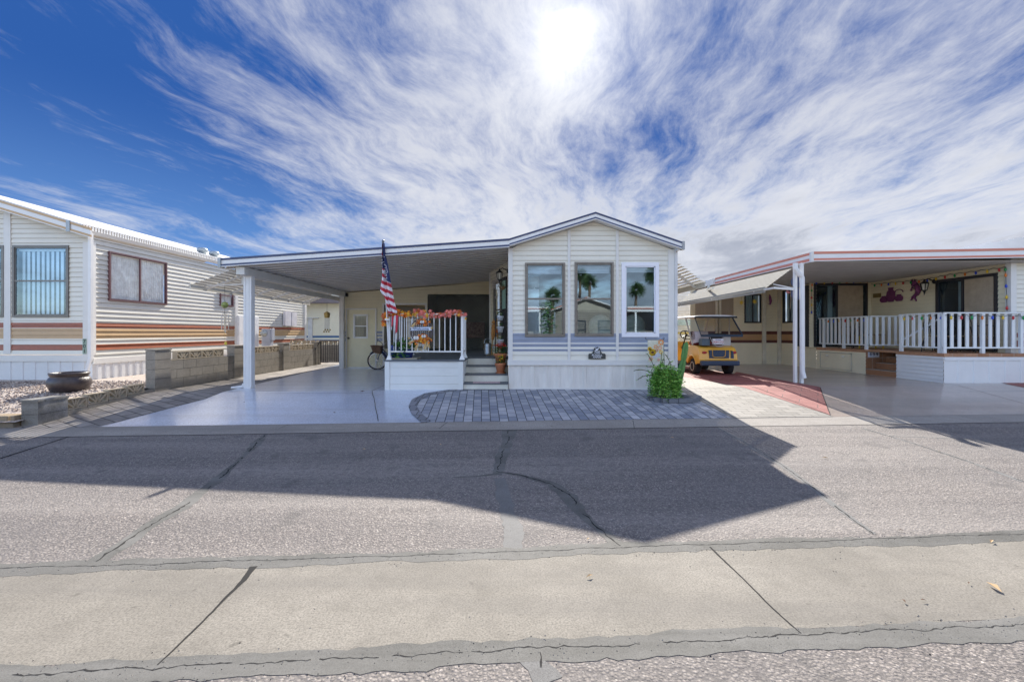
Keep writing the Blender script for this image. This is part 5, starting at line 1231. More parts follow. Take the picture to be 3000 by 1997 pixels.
# ================================================================== GARLAND, WREATH
AUT = [mat('leaf orange', (.80, .26, .03), .7), mat('leaf rust', (.52, .13, .04), .7), mat('leaf rose', (.78, .24, .20), .7), mat('leaf gold', (.85, .50, .06), .7), mat('leaf brown', (.25, .13, .05), .8)]
def maple(mb, p, r, rnd, m):
    p = Vector(p); n = Vector((rnd.uniform(-.6, .6), -1, rnd.uniform(-.6, .6))).normalized(); a = n.cross(Vector((0, 0, 1))).normalized(); b = a.cross(n)
    t0 = rnd.uniform(0, 2 * pi); pts = []
    for i in range(10):
        rr = r * (1 if i % 2 == 0 else .48) * rnd.uniform(.85, 1.15); t = t0 + i * pi / 5; pts.append(p + a * rr * cos(t) + b * rr * sin(t) + n * (.25 * r if i % 2 else 0))
    for i in range(10): mb.face([p, pts[i], pts[(i + 1) % 10]], m)
rnd = random.Random(11); mb = MB()
for i in range(150):
    f = rnd.random(); x = xa - .12 + (xb - xa + .22) * f
    if rnd.random() < .12 and .45 < f < .52: continue
    z = zt_ + .01 + rnd.gauss(0, .035) - .02 + .02 * sin(f * 17)
    pal = [0, 1, 3, 4, 0] if f < .35 else [2, 2, 3, 1, 2]
    maple(mb, (x, YD + .07 + rnd.uniform(-.09, .05), z), rnd.uniform(.035, .062), rnd, rnd.choice(pal))
for i in range(26): maple(mb, (xa - .10 + rnd.gauss(0, .05), YD + rnd.uniform(-.05, .1), zt_ - rnd.uniform(0, .26)), rnd.uniform(.035, .06), rnd, rnd.choice([0, 1, 1, 3]))
ga = tag(mb.build('leaf_garland', AUT, recalc=False), 'autumn maple leaf garland wound along the deck top rail', 'garland')
mb.v and None
wx, wz, wy = xu(1080 + 485 / 3.136, 9.38), zv(680 + 905 / 3.136, 9.38), 9.39
wr2 = thing('welcome_wreath', (wx, wy, wz), 'round tobacco basket wreath with Welcome banner, white pumpkins and orange leaves on the railing', 'wreath')
WK = mat('dark wicker', (.12, .10, .10), .8, var=.3, vscale=40); HUSK = mat('corn husk', (.62, .44, .20), .8, var=.2, vscale=20); PUM = mat('white pumpkin', (.80, .79, .75), .6)
mb = MB(); RW = .235
mb.tube([(wx + RW * cos(t), wy, wz + RW * 1.12 * sin(t)) for t in [i * 2 * pi / 28 for i in range(29)]], .013, 6)
for i in range(-5, 6):
    d_ = i * .042; h = math.sqrt(max(0, RW * RW - d_ * d_)); mb.box(wx + d_ - .010, wx + d_ + .010, wy - .008, wy, wz - h * 1.1, wz + h * 1.1); h = h * .98; mb.box(wx - h, wx + h, wy - .016, wy - .009, wz + d_ * 1.1 - .010, wz + d_ * 1.1 + .010)
mb.build('basket', WK, wr2)
mb = MB(); mb.prism([(-.24, -.032), (-.20, 0), (-.24, .04), (.24, .045), (.20, .005), (.24, -.028)], lambda p, q: (wx + p, wy - .05, wz + .035 + q), lambda p, q: (wx + p, wy - .06, wz + .035 + q))
bn = mb.build('banner', mat('pale blue banner', (.60, .68, .82), .6), wr2)
text_mesh('lettering', 'Welcome', .085, (wx, wy - .062, wz + .04), mat('navy lettering', (.02, .03, .08), .6), bn, rot=(R(90), 0, 0))
for dx_, dz_, r in ((-.10, -.155, .065), (.06, -.12, .052), (.03, .185, .05)):
    m = MB()
    for k in range(8): t = k * pi / 4; m.ball((wx + dx_ + .4 * r * cos(t), wy - .07, wz + dz_), r * .72, 8, sc=(.75, .8, .95))
    pk = m.build('pumpkin', PUM, wr2, True); m = MB(); m.tube([(wx + dx_, wy - .08, wz + dz_ + r * .5), (wx + dx_ + .01, wy - .09, wz + dz_ + r * .95)], .008, 5); m.build('stem', mat('green stem', (.15, .17, .08), .8), pk)
mb = MB()
for cx_, cz__, n, sp_ in ((.02, .20, 46, .085), (0, -.16, 60, .11), (.06, -.2, 40, .09), (-.08, -.22, 20, .06)):
    for i in range(n): maple(mb, (wx + cx_ + rnd.gauss(0, sp_ * .8), wy - .05 + rnd.uniform(-.02, .03), wz + cz__ + rnd.gauss(0, .04)), rnd.uniform(.02, .042), rnd, rnd.choice([0, 0, 1, 3]))
mb.build('leaves', AUT, wr2, recalc=False)
mb = MB()
for bx_, bz_, ang, n in ((-.12, .18, 235, 16), (.16, -.02, 55, 14), (-.14, -.20, 215, 18), (-.05, -.26, 240, 14), (.14, -.22, 280, 14), (.10, -.24, 265, 12)):
    for i in range(n):
        a = R(ang + rnd.uniform(-16, 16)); l = rnd.uniform(.10, .17); p = Vector((wx + bx_, wy - .045, wz + bz_)); q = p + Vector((cos(a) * l, rnd.uniform(-.03, .01), sin(a) * l)); o_ = Vector((-sin(a), 0, cos(a))) * .007
        mb.face([p - o_, p + o_, q + o_ * .6, q - o_ * .6])
mb.build('corn_husks', HUSK, wr2, recalc=False)
# ================================================================== PLANTS ON DECK
GRN = [mat('leaf green', (.07, .20, .035), .6, var=.25, vscale=8), mat('leaf bright green', (.14, .32, .06), .6, var=.2), mat('leaf deep green', (.03, .10, .025), .6)]
pp = thing('potted_plant', (-2.35, 9.75, ZD), 'leafy green trailing plant in a cobalt blue pot behind the railing', 'plant')
cx_ = xu(1188, 9.75)
mb = MB(); mb.lathe((cx_, 9.75, ZD), [(.11, .01), (.15, .03), (.19, .20), (.20, .22), (.17, .22)], 20); mb.build('pot', mat('cobalt glaze', (.02, .04, .22), .3), pp, True)
mb = MB(); mb.box(cx_ - .30, cx_ + .30, 9.55, 9.95, ZD + .003, ZD + .03); mb.build('tray', mat('tan tray', (.38, .35, .28), .7), pp)
mb = MB(); pts = []
for _ in range(620):
    t = rnd.uniform(0, 2 * pi); r = rnd.random() ** .5; pts.append((cx_ + r * .27 * cos(t), 9.75 + r * .22 * sin(t), ZD + .30 + rnd.uniform(-.08, .20) * (1.2 - r)))
for _ in range(90): pts.append((cx_ + rnd.gauss(-.02, .07), 9.53 + rnd.uniform(-.03, .03), ZD + rnd.uniform(.04, .25)))
for _ in range(60): pts.append((cx_ - .22 + rnd.gauss(0, .06), 9.6, ZD + rnd.uniform(.06, .25)))
leafy(mb, pts, .035, rnd, 3); mb.build('foliage', GRN, pp, recalc=False)
pp2 = thing('flower_pot', (-2.62, 9.85, ZD), 'blue pot with drooping purple flowers beside the green trailing plant', 'plant')
cx_ = xu(1153, 9.9)
mb = MB(); mb.lathe((cx_, 9.9, ZD), [(.07, .01), (.10, .26), (.11, .30), (.09, .30)], 16); mb.build('pot', mat('cobalt glaze', (.02, .04, .22)), pp2, True)
mb = MB(); leafy(mb, [(cx_ + rnd.gauss(.08, .12), 9.9 + rnd.gauss(0, .05), ZD + .40 + rnd.gauss(0, .035)) for _ in range(110)], .02, rnd, 2); mb.build('blossoms', [mat('purple petal', (.18, .07, .28), .7), GRN[2]], pp2, recalc=False)
# ================================================================== STAND, CAN, POTS
def taper_pot(name, cx, cy, z, r, h, m, parent, saucer=False):
    mb = MB(); mb.lathe((cx, cy, z), [(r * .62, .004), (r * .92, h * .78), (r * .93, h * .79), (r * 1.05, h * .80), (r * 1.05, h), (r * .9, h), (r * .85, h * .85), (.001, h * .83)], 22)
    if saucer: mb.lathe((cx, cy, z), [(r * .8, 0), (r * 1.0, .03), (r * .95, .03)], 22)
    return mb.build(name, m, parent, True)
TER = mat('terracotta', (.50, .19, .09), .75, var=.1, vscale=9); ENW = mat('white enamel pot', (.74, .77, .84), .35)
REDF = mat('geranium red', (.75, .05, .03), .6); YELF = mat('yellow petal', (.80, .50, .02), .6)
t1 = thing('potted_geranium', (-.24, 10.22, .805), 'terracotta pot of red geraniums on the upper deck step', 'plant')
cx_, cy_ = xu(1466, 10.2), 10.2
taper_pot('pot', cx_, cy_, .805, .145, .27, TER, t1)
mb = MB(); leafy(mb, [(cx_ + rnd.gauss(0, .09), cy_ + rnd.gauss(0, .07), 1.08 + rnd.uniform(0, .16)) for _ in range(180)], .03, rnd, 2); mb.build('foliage', [GRN[0], GRN[2]], t1, recalc=False)
mb = MB()
for c in ((-.06, .25), (.03, .28), (.09, .22), (-.01, .20)):
    leafy(mb, [(cx_ + c[0] + rnd.gauss(0, .022), cy_ - .05 + rnd.gauss(0, .02), 1.03 + c[1] + rnd.gauss(0, .022)) for _ in range(40)], .018, rnd)
mb.build('blossoms', REDF, t1, recalc=False)
t2 = thing('potted_marigold', (-.22, 9.92, .635), 'terracotta pot and saucer of yellow flowers on the lower deck step', 'plant')
cx_, cy_ = xu(1466.5, 9.90), 9.90
taper_pot('pot', cx_, cy_, .635, .125, .235, TER, t2, True)
mb = MB(); leafy(mb, [(cx_ + rnd.gauss(0, .05), cy_ + rnd.gauss(0, .05), .87 + rnd.uniform(0, .15)) for _ in range(110)], .025, rnd, 2); mb.build('foliage', [GRN[0], GRN[2]], t2, recalc=False)
mb = MB()
for c in ((-.05, .17), (.02, .12), (.04, .18), (-.01, .08)): leafy(mb, [(cx_ + c[0] + rnd.gauss(0, .014), cy_ - .06 + rnd.gauss(0, .012), .86 + c[1] + rnd.gauss(0, .014)) for _ in range(24)], .016, rnd)
mb.build('blossoms', YELF, t2, recalc=False)
ps = thing('plant_stand', (-.30, 10.95, ZD), 'black arched iron plant stand holding white enamel pots beside the bay wall', 'plant stand')
cx_, cy_ = xu(1466, 10.95), 10.95; hw = .115; hs = 1.15
mb = MB()
for dy in (-.11, .11):
    P = [(cx_ - hw * 1.15, cy_ + dy, ZD), (cx_ - hw, cy_ + dy, ZD + .7)] + [(cx_ - hw * cos(t), cy_ + dy * (1 - sin(t) * .8), ZD + .85 + .27 * sin(t)) for t in [R(d) for d in (0, 30, 60, 90, 120, 150, 180)]] + [(cx_ + hw, cy_ + dy, ZD + .7), (cx_ + hw * 1.15, cy_ + dy, ZD)]
    mb.tube(P, .010, 6)
mb.tube([(cx_, cy_, ZD + 1.12), (cx_ - .015, cy_, ZD + 1.2), (cx_ + .02, cy_, ZD + 1.25)], .006, 5); mb.build('frame', BLK, ps)
for k, z in enumerate((.26, .58, .88)):
    mb = MB()
    for dy in (-.11, -.04, .04, .11): mb.bar((cx_ - hw, cy_ + dy, ZD + z), (cx_ + hw, cy_ + dy, ZD + z), .012)
    mb.bar((cx_ - hw, cy_ - .11, ZD + z), (cx_ - hw, cy_ + .11, ZD + z), .014); mb.bar((cx_ + hw, cy_ - .11, ZD + z), (cx_ + hw, cy_ + .11, ZD + z), .014); mb.build('shelf', BLK, ps)
    if z < .9:
        e = thing('enamel_pot', (cx_, cy_, ZD + z), ('white enamel pot on the %s shelf of the arched plant stand' % ('lowest', 'middle', 'top')[k]), 'pot', 'enamel pots on the plant stand')
        taper_pot('pot', cx_, cy_ - .02, ZD + z + .008, .088, .15 if k < 2 else .11, ENW, e)
        mb = MB(); leafy(mb, [(cx_ + rnd.gauss(0, .04), cy_ - .02 + rnd.gauss(0, .04), ZD + z + .14 + rnd.uniform(0, .1)) for _ in range(60)], .02, rnd, 3); mb.build('foliage', GRN, e, recalc=False)
sc_ = thing('scarecrow_ladder', (-.50, 11.6, ZD), 'small orange autumn figure and ladder display left of the plant stand', 'decoration')
cx_, cy_ = xu(1450, 11.5), 11.5
mb = MB(); mb.bar((cx_ - .09, cy_, ZD), (cx_ - .04, cy_ + .1, ZD + .95), .03); mb.bar((cx_ + .09, cy_, ZD), (cx_ + .05, cy_ + .1, ZD + .95), .03)
for z in (.25, .5, .75): mb.bar((cx_ - .08, cy_ + .02, ZD + z), (cx_ + .08, cy_ + .02, ZD + z), .03)
mb.build('ladder', mat('honey timber', (.42, .22, .06), .7), sc_)
mb = MB(); mb.ball((cx_ - .03, cy_ - .05, ZD + .86), .05, 8); mb.tube([(cx_ - .03, cy_ - .05, ZD + .8), (cx_ - .04, cy_ - .05, ZD + .55), (cx_ - .06, cy_ - .05, ZD + .4)], [.045, .06, .03], 8); leafy(mb, [(cx_ - .03 + rnd.gauss(0, .05), cy_ - .06, ZD + .7 + rnd.gauss(0, .1)) for _ in range(60)], .03, rnd); mb.build('figure', mat('straw orange', (.50, .22, .06), .8, var=.3, vscale=30), sc_)
mb = MB(); mb.ball((cx_ + .04, cy_ - .05, ZD + .62), .055, 10); mb.build('orange_pumpkin', mat('pumpkin orange', (.70, .16, .02), .6), sc_, True)
wc = thing('watering_can', (xu(1428, 11.9), 11.9, ZD), 'galvanised metal watering can on the deck beside the bay wall', 'watering can')
cx_, cy_ = xu(1430, 11.9), 11.9; GAL = mat('galvanised steel', (.42, .45, .47), .35, .7, var=.2, vscale=14)
mb = MB(); mb.lathe((cx_, cy_, ZD), [(.11, 0), (.10, .02), (.095, .27), (.085, .30), (.05, .31)], 20); mb.build('body', GAL, wc, True)
mb = MB(); mb.tube([(cx_ + .08, cy_, ZD + .06), (cx_ + .13, cy_, ZD + .17), (cx_ + .19, cy_, ZD + .30)], [.028, .02, .016], 8); mb.lathe((cx_ + .20, cy_, ZD + .30), [(.015, -.02), (.035, .02)], 10); mb.build('spout', GAL, wc)
mb = MB(); mb.tube([(cx_ - .08 + .0 * t, cy_, ZD + .28) if 0 else (cx_ - .02 + .085 * cos(t), cy_, ZD + .30 + .13 * sin(t)) for t in [i * pi / 8 for i in range(9)]], .011, 6); mb.build('handle', GAL, wc)
lantern('porch_lantern', (XL - .02, 10.95, 3.10), (-1, -.15, 0), .52, 'black carriage lantern on the porch side wall of the gabled home')
hb = thing('hanging_basket', (-.22, 10.9, 2.75), 'small hanging basket of dried greenery below the porch lantern', 'plant')
mb = MB(); mb.lathe((-.24, 10.9, 2.62), [(.001, 0), (.06, .02), (.09, .08)], 14); mb.build('basket', mat('coir', (.16, .10, .05), .9), hb); mb = MB(); leafy(mb, [(-.24 + rnd.gauss(0, .06), 10.9 + rnd.gauss(0, .05), 2.72 + rnd.gauss(0, .04)) for _ in range(120)], .02, rnd, 2); mb.build('foliage', [GRN[2], mat('dried stem', (.25, .2, .12), .9)], hb, recalc=False)
mb = MB()
for _ in range(260):
    f = rnd.random(); p = FB(.70 + .78 * f, .06, 0); z = 3.05 - rnd.random() ** 2 * (.55 if f < .6 else .25); s = .014; mb.face([(p.x - s, p.y, z), (p.x + s, p.y - .01, z + .01), (p.x + s * .6, p.y, z + .03)])
tag(mb.build('beaded_garland', mat('pale beads', (.55, .50, .46), .6), recalc=False), 'pale beaded garland draped over the bay window', 'garland')
mt_ = MB(); mt_.box(xu(1386, 9.58), xu(1465, 9.58), 9.50, 9.72, .466, .474); tag(mt_.build('step_mat', mat('pink patterned mat', (.55, .40, .40), .9, var=.4, vscale=40)), 'pale pink patterned mat on the lowest deck step', 'mat')
pl_ = thing('house_plaque', (xu(1748, YF), YF - .03, zv(1051, YF)), 'dark arched name plaque numbered 700 below the middle front window', 'plaque')
c = (xu(1748, YF), zv(1051, YF)); sp_ = 1 / 133.6
pts = [(-25, 0), (25, 0), (25, 13), (22.5, 16), (16, 16), (13, 19), (10.5, 24)] + [(9.8 * cos(R(t)), 26 + 9.8 * sin(R(t))) for t in range(0, 181, 20)] + [(-10.5, 24), (-13, 19), (-16, 16), (-22.5, 16), (-25, 13)]
mb = MB(); mb.prism([(c[0] + p * sp_, c[1] + q * sp_) for p, q in pts], lambda a, z: (a, YF - .03, z), lambda a, z: (a, YF - .05, z)); mb.build('plate', mat('slate plate', (.055, .06, .055), .5), pl_, bevel=.003)
LW = mat('white lettering', (.82, .84, .9), .5)
text_mesh('numerals', '700', .085, (c[0], YF - .052, c[1] + 19.5 * sp_), LW, pl_); text_mesh('lettering', 'RUSSELL', .062, (c[0], YF - .052, c[1] + 11.2 * sp_), LW, pl_); text_mesh('lettering', 'ANNIE', .062, (c[0], YF - .052, c[1] + 5 * sp_), LW, pl_)
mb = MB()
for t0, t1 in ((30, 80), (100, 150), (200, 235), (305, 340)): mb.tube([(c[0] + 6.8 * sp_ * cos(R(t)), YF - .053, c[1] + 27.5 * sp_ + 6.8 * sp_ * sin(R(t))) for t in range(t0, t1 + 1, 10)], .005, 4)
mb.ball((c[0] - .01, YF - .052, c[1] + 27 * sp_), .022, 8, sc=(1.2, .2, .9)); mb.ball((c[0] + .02, YF - .052, c[1] + 29.5 * sp_), .014, 8, sc=(1, .2, 1)); mb.build('emblem', LW, pl_)
# ================================================================== GARDEN FLAG
YGF = 9.2
gf = thing('garden_flag', (xu(1930, YGF), YGF, .2), 'small garden flag printed with sunflowers and orange blooms on a thin iron pole', 'flag')
x0_, x1_, z0_, z1_ = xu(1897.5, YGF), xu(1944, YGF), zv(1060, YGF), zv(996, YGF)
mb = MB(); mb.tube([(x1_ + .02, YGF, zv(1085, YGF)), (x1_ + .0, YGF, z1_ + .03), (x1_ - .02, YGF, z1_ + .05), (x1_ + .0, YGF, z1_ + .06), (x1_ + .02, YGF, z1_ + .04), (x1_ + .015, YGF, z1_ + .015), (x0_ - .02, YGF, z1_ + .012), (x0_ - .05, YGF, z1_ + .03), (x0_ - .05, YGF, z1_ + .055), (x0_ - .03, YGF, z1_ + .06)], .006, 5)
mb.tube([(x1_ + .02, YGF, zv(1085, YGF)), (x1_ + .03, YGF, .28)], .006, 5); mb.tube([(x0_ + .1, YGF + .02, z0_ - .2), (x0_ + .04, YGF - .04, .25)], .005, 5); mb.build('pole', BLK, gf)
mb = MB(); mb.box(x0_, x1_, YGF - .004, YGF + .001, z0_, z1_); clo = mb.build('cloth', mat('floral cloth', (.74, .70, .60), .85, var=.2, vscale=14, col2=(.50, .52, .38)), gf)
def flower(fx, fz, r, cols, petals=10, inner=None):
    m = MB(); X = x0_ + (x1_ - x0_) * fx; Z = z0_ + (z1_ - z0_) * fz
    for k in range(petals):
        a = 2 * pi * k / petals; u = Vector((cos(a), 0, sin(a))); v = Vector((-sin(a), 0, cos(a))); c_ = Vector((X, YGF - .008, Z))
        m.face([c_ + u * r * .25, c_ + u * r * .65 + v * r * .26, c_ + u * r, c_ + u * r * .65 - v * r * .26])
    m.build('printed_flower', cols, clo, recalc=False)
    if inner: m = MB(); m.lathe((X, YGF - .009, Z), [(.001, -.002), (r * .38, -.001), (r * .38, .002)], 12, axis='y'); m.build('flower_centre', inner, clo)
flower(.30, .44, .085, YELF, 14, mat('seed brown', (.12, .06, .02), .8)); flower(.12, .60, .05, YELF, 12, mat('seed brown', (.12, .06, .02))); flower(.83, .90, .07, AUT[0], 7); flower(.75, .64, .06, mat('peach petal', (.75, .36, .20), .7), 7)
flower(.45, .27, .05, mat('lilac petal', (.55, .58, .85), .7), 6); flower(.65, .32, .05, mat('lilac petal', (.55, .58, .85)), 6); flower(.50, .70, .05, AUT[0], 6); flower(.20, .14, .05, AUT[2], 6); flower(.68, .10, .03, REDF, 6); flower(.55, .52, .035, AUT[1], 7); flower(.83, .45, .045, YELF, 8)
mb = MB(); leafy(mb, [(x0_ + (x1_ - x0_) * rnd.uniform(.06, .94), YGF - .007, z0_ + (z1_ - z0_) * rnd.uniform(.05, .97)) for _ in range(0)], .02, rnd)
# ================================================================== BUSH AND CACTUS
bcx, bcy = 3.07, 8.75; bgz = gz(bcx, bcy)
bu = thing('spilling_shrub', (bcx, bcy, bgz), 'bright green small leaved shrub spilling over its ring by the house corner', 'shrub')
mb = MB(); mbr = MB(); pts = []
def strand(p, d, L_, droop, n):
    p = Vector(p); d = Vector(d).normalized(); st = L_ / n; path = [p.copy()]
    for i in range(n):
        d = (d + Vector((rnd.gauss(0, .06), rnd.gauss(0, .06), -droop))).normalized(); p = p + d * st
        if p.z < bgz + .015: p.z = bgz + .015
        path.append(p.copy())
    return path
for k in range(380):
    a = rnd.uniform(0, 2 * pi); e = rnd.uniform(.55, 1.35); r0 = rnd.uniform(0, .16)
    base = (bcx + r0 * cos(a), bcy + r0 * sin(a), bgz + rnd.uniform(.30, .60))
    path = strand(base, (cos(a) * cos(e), sin(a) * cos(e), sin(e)), rnd.uniform(.30, .66), .34, 14)
    for q in path[3:]:
        for _ in range(3): pts.append(Vector((bcx + (q.x - bcx) * .78, bcy + (q.y - bcy) * .78, q.z)) + Vector((rnd.gauss(0, .014), rnd.gauss(0, .014), rnd.gauss(0, .016))))
for k in range(9):   # long upright or sideways shoots
    a = rnd.uniform(0, 2 * pi); up = rnd.random() < .5
    path = strand((bcx + rnd.gauss(-.05, .08), bcy + rnd.gauss(0, .06), bgz + .4), (cos(a) * (.35 if up else 1.2) - .1, sin(a) * .3, 1), rnd.uniform(.4, .62), .02 if up else .10, 14)
    mbr.tube([tuple(q) for q in path], .006, 4)
    for q in path:
        for _ in range(3): pts.append(q + Vector((rnd.gauss(0, .014), rnd.gauss(0, .014), rnd.gauss(0, .014))))
BG = [mat('shrub green', (.19, .44, .06), .55, var=.3, vscale=14), mat('shrub light green', (.36, .62, .12), .55), mat('shrub deep green', (.08, .24, .035), .6)]
leafy(mb, pts, .021, rnd, 3); mb.build('foliage', BG, bu, recalc=False)
for k in range(10): mbr.tube([(bcx + rnd.gauss(0, .04), bcy + rnd.gauss(0, .04), bgz), (bcx + rnd.gauss(0, .1), bcy + rnd.gauss(0, .1), bgz + .4)], .012, 5)
mbr.build('stems', mat('shrub stem', (.12, .09, .05), .9), bu)
mb = MB()
for k in range(9):
    a = R(-150 + k * 17); x, y = bcx + .12 + .50 * cos(a) * .95, bcy + .10 + .42 * sin(a); mb.hexa([(x - .1, y - .05, bgz - .02), (x + .1, y - .05, bgz - .02), (x + .1, y + .05, bgz - .02), (x - .1, y + .05, bgz - .02), (x - .095, y - .045, bgz + .06), (x + .095, y - .045, bgz + .06), (x + .095, y + .045, bgz + .06), (x - .095, y + .045, bgz + .06)])
mb.box(bcx + .35, bcx + .72, bcy - .02, bcy + .2, gz(bcx + .5, bcy) - .02, gz(bcx + .5, bcy) + .07)
tag(mb.build('planting_ring', pavers('ring pavers', (.15, .16, .18), (.22, .23, .25), (.04, .04, .04), .2, .2, 0)), 'low ring of dark paving stones round the shrub and cactus', 'edging')
cc = thing('column_cactus', (bcx + .22, 8.9, bgz), 'ribbed green column cactus leaning out of the shrub', 'cactus')
mb = MB(); b0 = Vector((bcx + .24, 8.9, bgz)); b1 = Vector((xu(2003, 8.9), 8.9, zv(1052, 8.9))); b2 = Vector((xu(2011, 8.9), 8.9, zv(1001, 8.9)))
CG = mat('cactus green', (.10, .24, .06), .55, var=.15, vscale=6)
def ribcol(mb, pts, rs, ribs=7):
    n = ribs * 2; base = len(mb.v)
    for k, (p, r) in enumerate(zip(pts, rs)):
        for j in range(n):
            t = 2 * pi * j / n; rr = r * (1 if j % 2 == 0 else .68); mb.v.append((p.x + rr * cos(t), p.y + rr * sin(t), p.z))
    for k in range(len(pts) - 1):
        for j in range(n): mb.f.append((base + k * n + j, base + k * n + (j + 1) % n, base + (k + 1) * n + (j + 1) % n, base + (k + 1) * n + j)); mb.m.append(0)
    mb.f.append(tuple(base + (len(pts) - 1) * n + j for j in range(n))); mb.m.append(0)
q0 = [b0.lerp(b1, t) for t in (0, .3, .6, .85, 1)]; ribcol(mb, q0, [.075, .085, .08, .068, .045])
q1 = [b1.lerp(b2, t) for t in (-.06, .15, .5, .85, 1)]; ribcol(mb, q1, [.045, .062, .062, .05, .015]); mb.build('stem', CG, cc)
# ================================================================== BICYCLE
bk_ = thing('bicycle', (-4.1, 14.85, .32), 'dark blue cruiser bicycle with wicker basket leaning beside the deck', 'bicycle')
YBk = 14.75; wx0, wx1, wzc, wrad = xu(1106, YBk), xu(1106, YBk) + 1.08, .32 + .30, .29
TY = mat('tyre rubber', (.02, .02, .022), .8); CH = mat('chrome', (.6, .6, .62), .2, .9); BLU = mat('dark blue paint', (.02, .04, .12), .3, coat=.5)
for X in (wx0, wx1):
    y_ = YBk + (0 if X == wx0 else .12)
    m = MB(); N_ = 36; m.tube([(X + wrad * cos(2 * pi * i / N_), y_ + (.10 * cos(2 * pi * i / N_) if X == wx0 else 0), wzc + wrad * sin(2 * pi * i / N_)) for i in range(N_ + 1)], .026, 8, cap=False); wl = m.build('wheel', TY, bk_, True)
    m = MB(); m.tube([(X + (wrad - .03) * cos(2 * pi * i / N_), y_ + (.09 * cos(2 * pi * i / N_) if X == wx0 else 0), wzc + (wrad - .03) * sin(2 * pi * i / N_)) for i in range(N_ + 1)], .014, 6, cap=False)
    for i in range(16): t = i * pi / 8 + .1; m.tube([(X, y_, wzc), (X + (wrad - .03) * cos(t), y_ + (.09 * cos(t) if X == wx0 else 0), wzc + (wrad - .03) * sin(t))], .003, 4)
    m.lathe((X, y_ - .03, wzc), [(.02, 0), (.02, .06)], 10, axis='y'); m.build('rim', CH, wl)
hx, hz = wx0 + .18, wzc + .36
m = MB(); m.tube([(wx0, YBk, wzc), (wx0 + .10, YBk, wzc + .30), (hx, YBk, hz + .12)], .015, 6); m.tube([(hx - .01, YBk, hz + .02), (wx0 + .40, YBk + .05, wzc + .12), (wx0 + .62, YBk + .08, wzc - .02)], .019, 7); m.tube([(hx - .03, YBk, hz - .06), (wx0 + .30, YBk + .04, wzc + .0), (wx0 + .60, YBk + .08, wzc - .04)], .017, 7)
m.tube([(wx0 + .62, YBk + .08, wzc - .02), (wx0 + .72, YBk + .1, wzc + .38)], .016, 6); m.tube([(wx0 + .62, YBk + .08, wzc - .02), (wx1, YBk + .12, wzc)], .012, 6); m.tube([(wx0 + .70, YBk + .1, wzc + .25), (wx1, YBk + .12, wzc)], .012, 6); m.build('frame', BLU, bk_, True)
m = MB(); m.tube([(wx0 + (wrad + .05) * cos(R(t)), YBk + .02, wzc + (wrad + .05) * sin(R(t))) for t in range(20, 150, 12)], [.02] * 11, 6); m.build('mudguard', BLU, bk_, True)
m = MB(); m.tube([(hx, YBk, hz + .10), (hx + .0, YBk, hz + .2), (hx - .12, YBk - .2, hz + .34), (hx + .0, YBk - .28, hz + .42)], .012, 6); m.tube([(hx, YBk, hz + .2), (hx + .10, YBk + .18, hz + .26), (hx + .26, YBk + .26, hz + .30)], .012, 6); m.build('handlebar', CH, bk_, True)
m = MB(); m.hexa([(hx - .30, YBk - .13, hz - .08), (hx - .05, YBk - .13, hz - .14), (hx - .05, YBk + .13, hz - .14), (hx - .30, YBk + .13, hz - .08), (hx - .36, YBk - .17, hz + .14), (hx - .02, YBk - .17, hz + .12), (hx - .02, YBk + .17, hz + .12), (hx - .36, YBk + .17, hz + .14)]); m.tube([(hx - .36, YBk - .17, hz + .14), (hx - .02, YBk - .17, hz + .12), (hx - .02, YBk + .17, hz + .12), (hx - .36, YBk + .17, hz + .14), (hx - .36, YBk - .17, hz + .14)], .018, 6)
m.build('basket', mat('brown wicker', (.14, .08, .05), .85, var=.4, vscale=40, bump=.8, bscale=60), bk_)
m = MB(); m.ball((wx0 + .74, YBk + .1, wzc + .42), .12, 10, sc=(1.1, .7, .35)); m.build('saddle', BLK, bk_, True)
# ================================================================== WIND CHIMES
w1 = thing('wind_chime', (xu(658, 10.1), 10.1, 2.2), 'wind chime with green glass ball and silver tubes hanging by the carport post', 'wind chime')
Yc = 10.1; c = (xu(658.5, Yc), zv(893, Yc))
m = MB(); m.tube([(c[0], Yc, 2.62), (c[0], Yc, c[1])], .004, 4); m.tube([(c[0], Yc, c[1]), (c[0], Yc, zv(921, Yc))], .004, 4)
for dx_ in (-.07, -.02, .03, .07): m.tube([(c[0], Yc, zv(916, Yc)), (c[0] + dx_, Yc, zv(921, Yc))], .003, 4)
m.build('cord', BLK, w1); m = MB(); m.ball((c[0], Yc, c[1]), .075, 14); m.build('glass_ball', mat('green glass', (.28, .34, .10), .15, var=.4, vscale=20), w1, True)
for i, dx_ in enumerate((-.07, -.03, .02, .07)): m = MB(); m.tube([(c[0] + dx_, Yc + .03 * (i % 2), zv(921, Yc)), (c[0] + dx_, Yc + .03 * (i % 2), zv(966 + 5 * (i % 3), Yc))], .010, 6); m.build('chime_tube', CH, w1)
m = MB(); m.tube([(c[0], Yc, zv(921, Yc)), (c[0], Yc, zv(1000, Yc))], .002, 4); m.ball((c[0] + .02, Yc, zv(1005.6, Yc)), .035, 8, sc=(1, .3, 1.2)); m.build('wind_catcher', sunm, w1)
w2 = thing('wind_chime', (xu(958, 14.6), 14.6, 1.9), 'brass lantern wind chime with pale shells hanging before the far cream home', 'wind chime')
Yc = 14.6; cx_ = xu(958, Yc)
m = MB(); m.tube([(cx_, Yc, zv(884, Yc)), (cx_, Yc, zv(912, Yc))], .005, 4); m.build('cord', BLK, w2)
m = MB(); m.lathe((cx_, Yc, 0), [(.001, zv(911, Yc)), (.11, zv(917, Yc)), (.085, zv(931, Yc)), (.07, zv(931, Yc))], 6); m.build('lantern_top', mat('old brass', (.42, .30, .10), .5, .4, var=.3, vscale=15), w2)
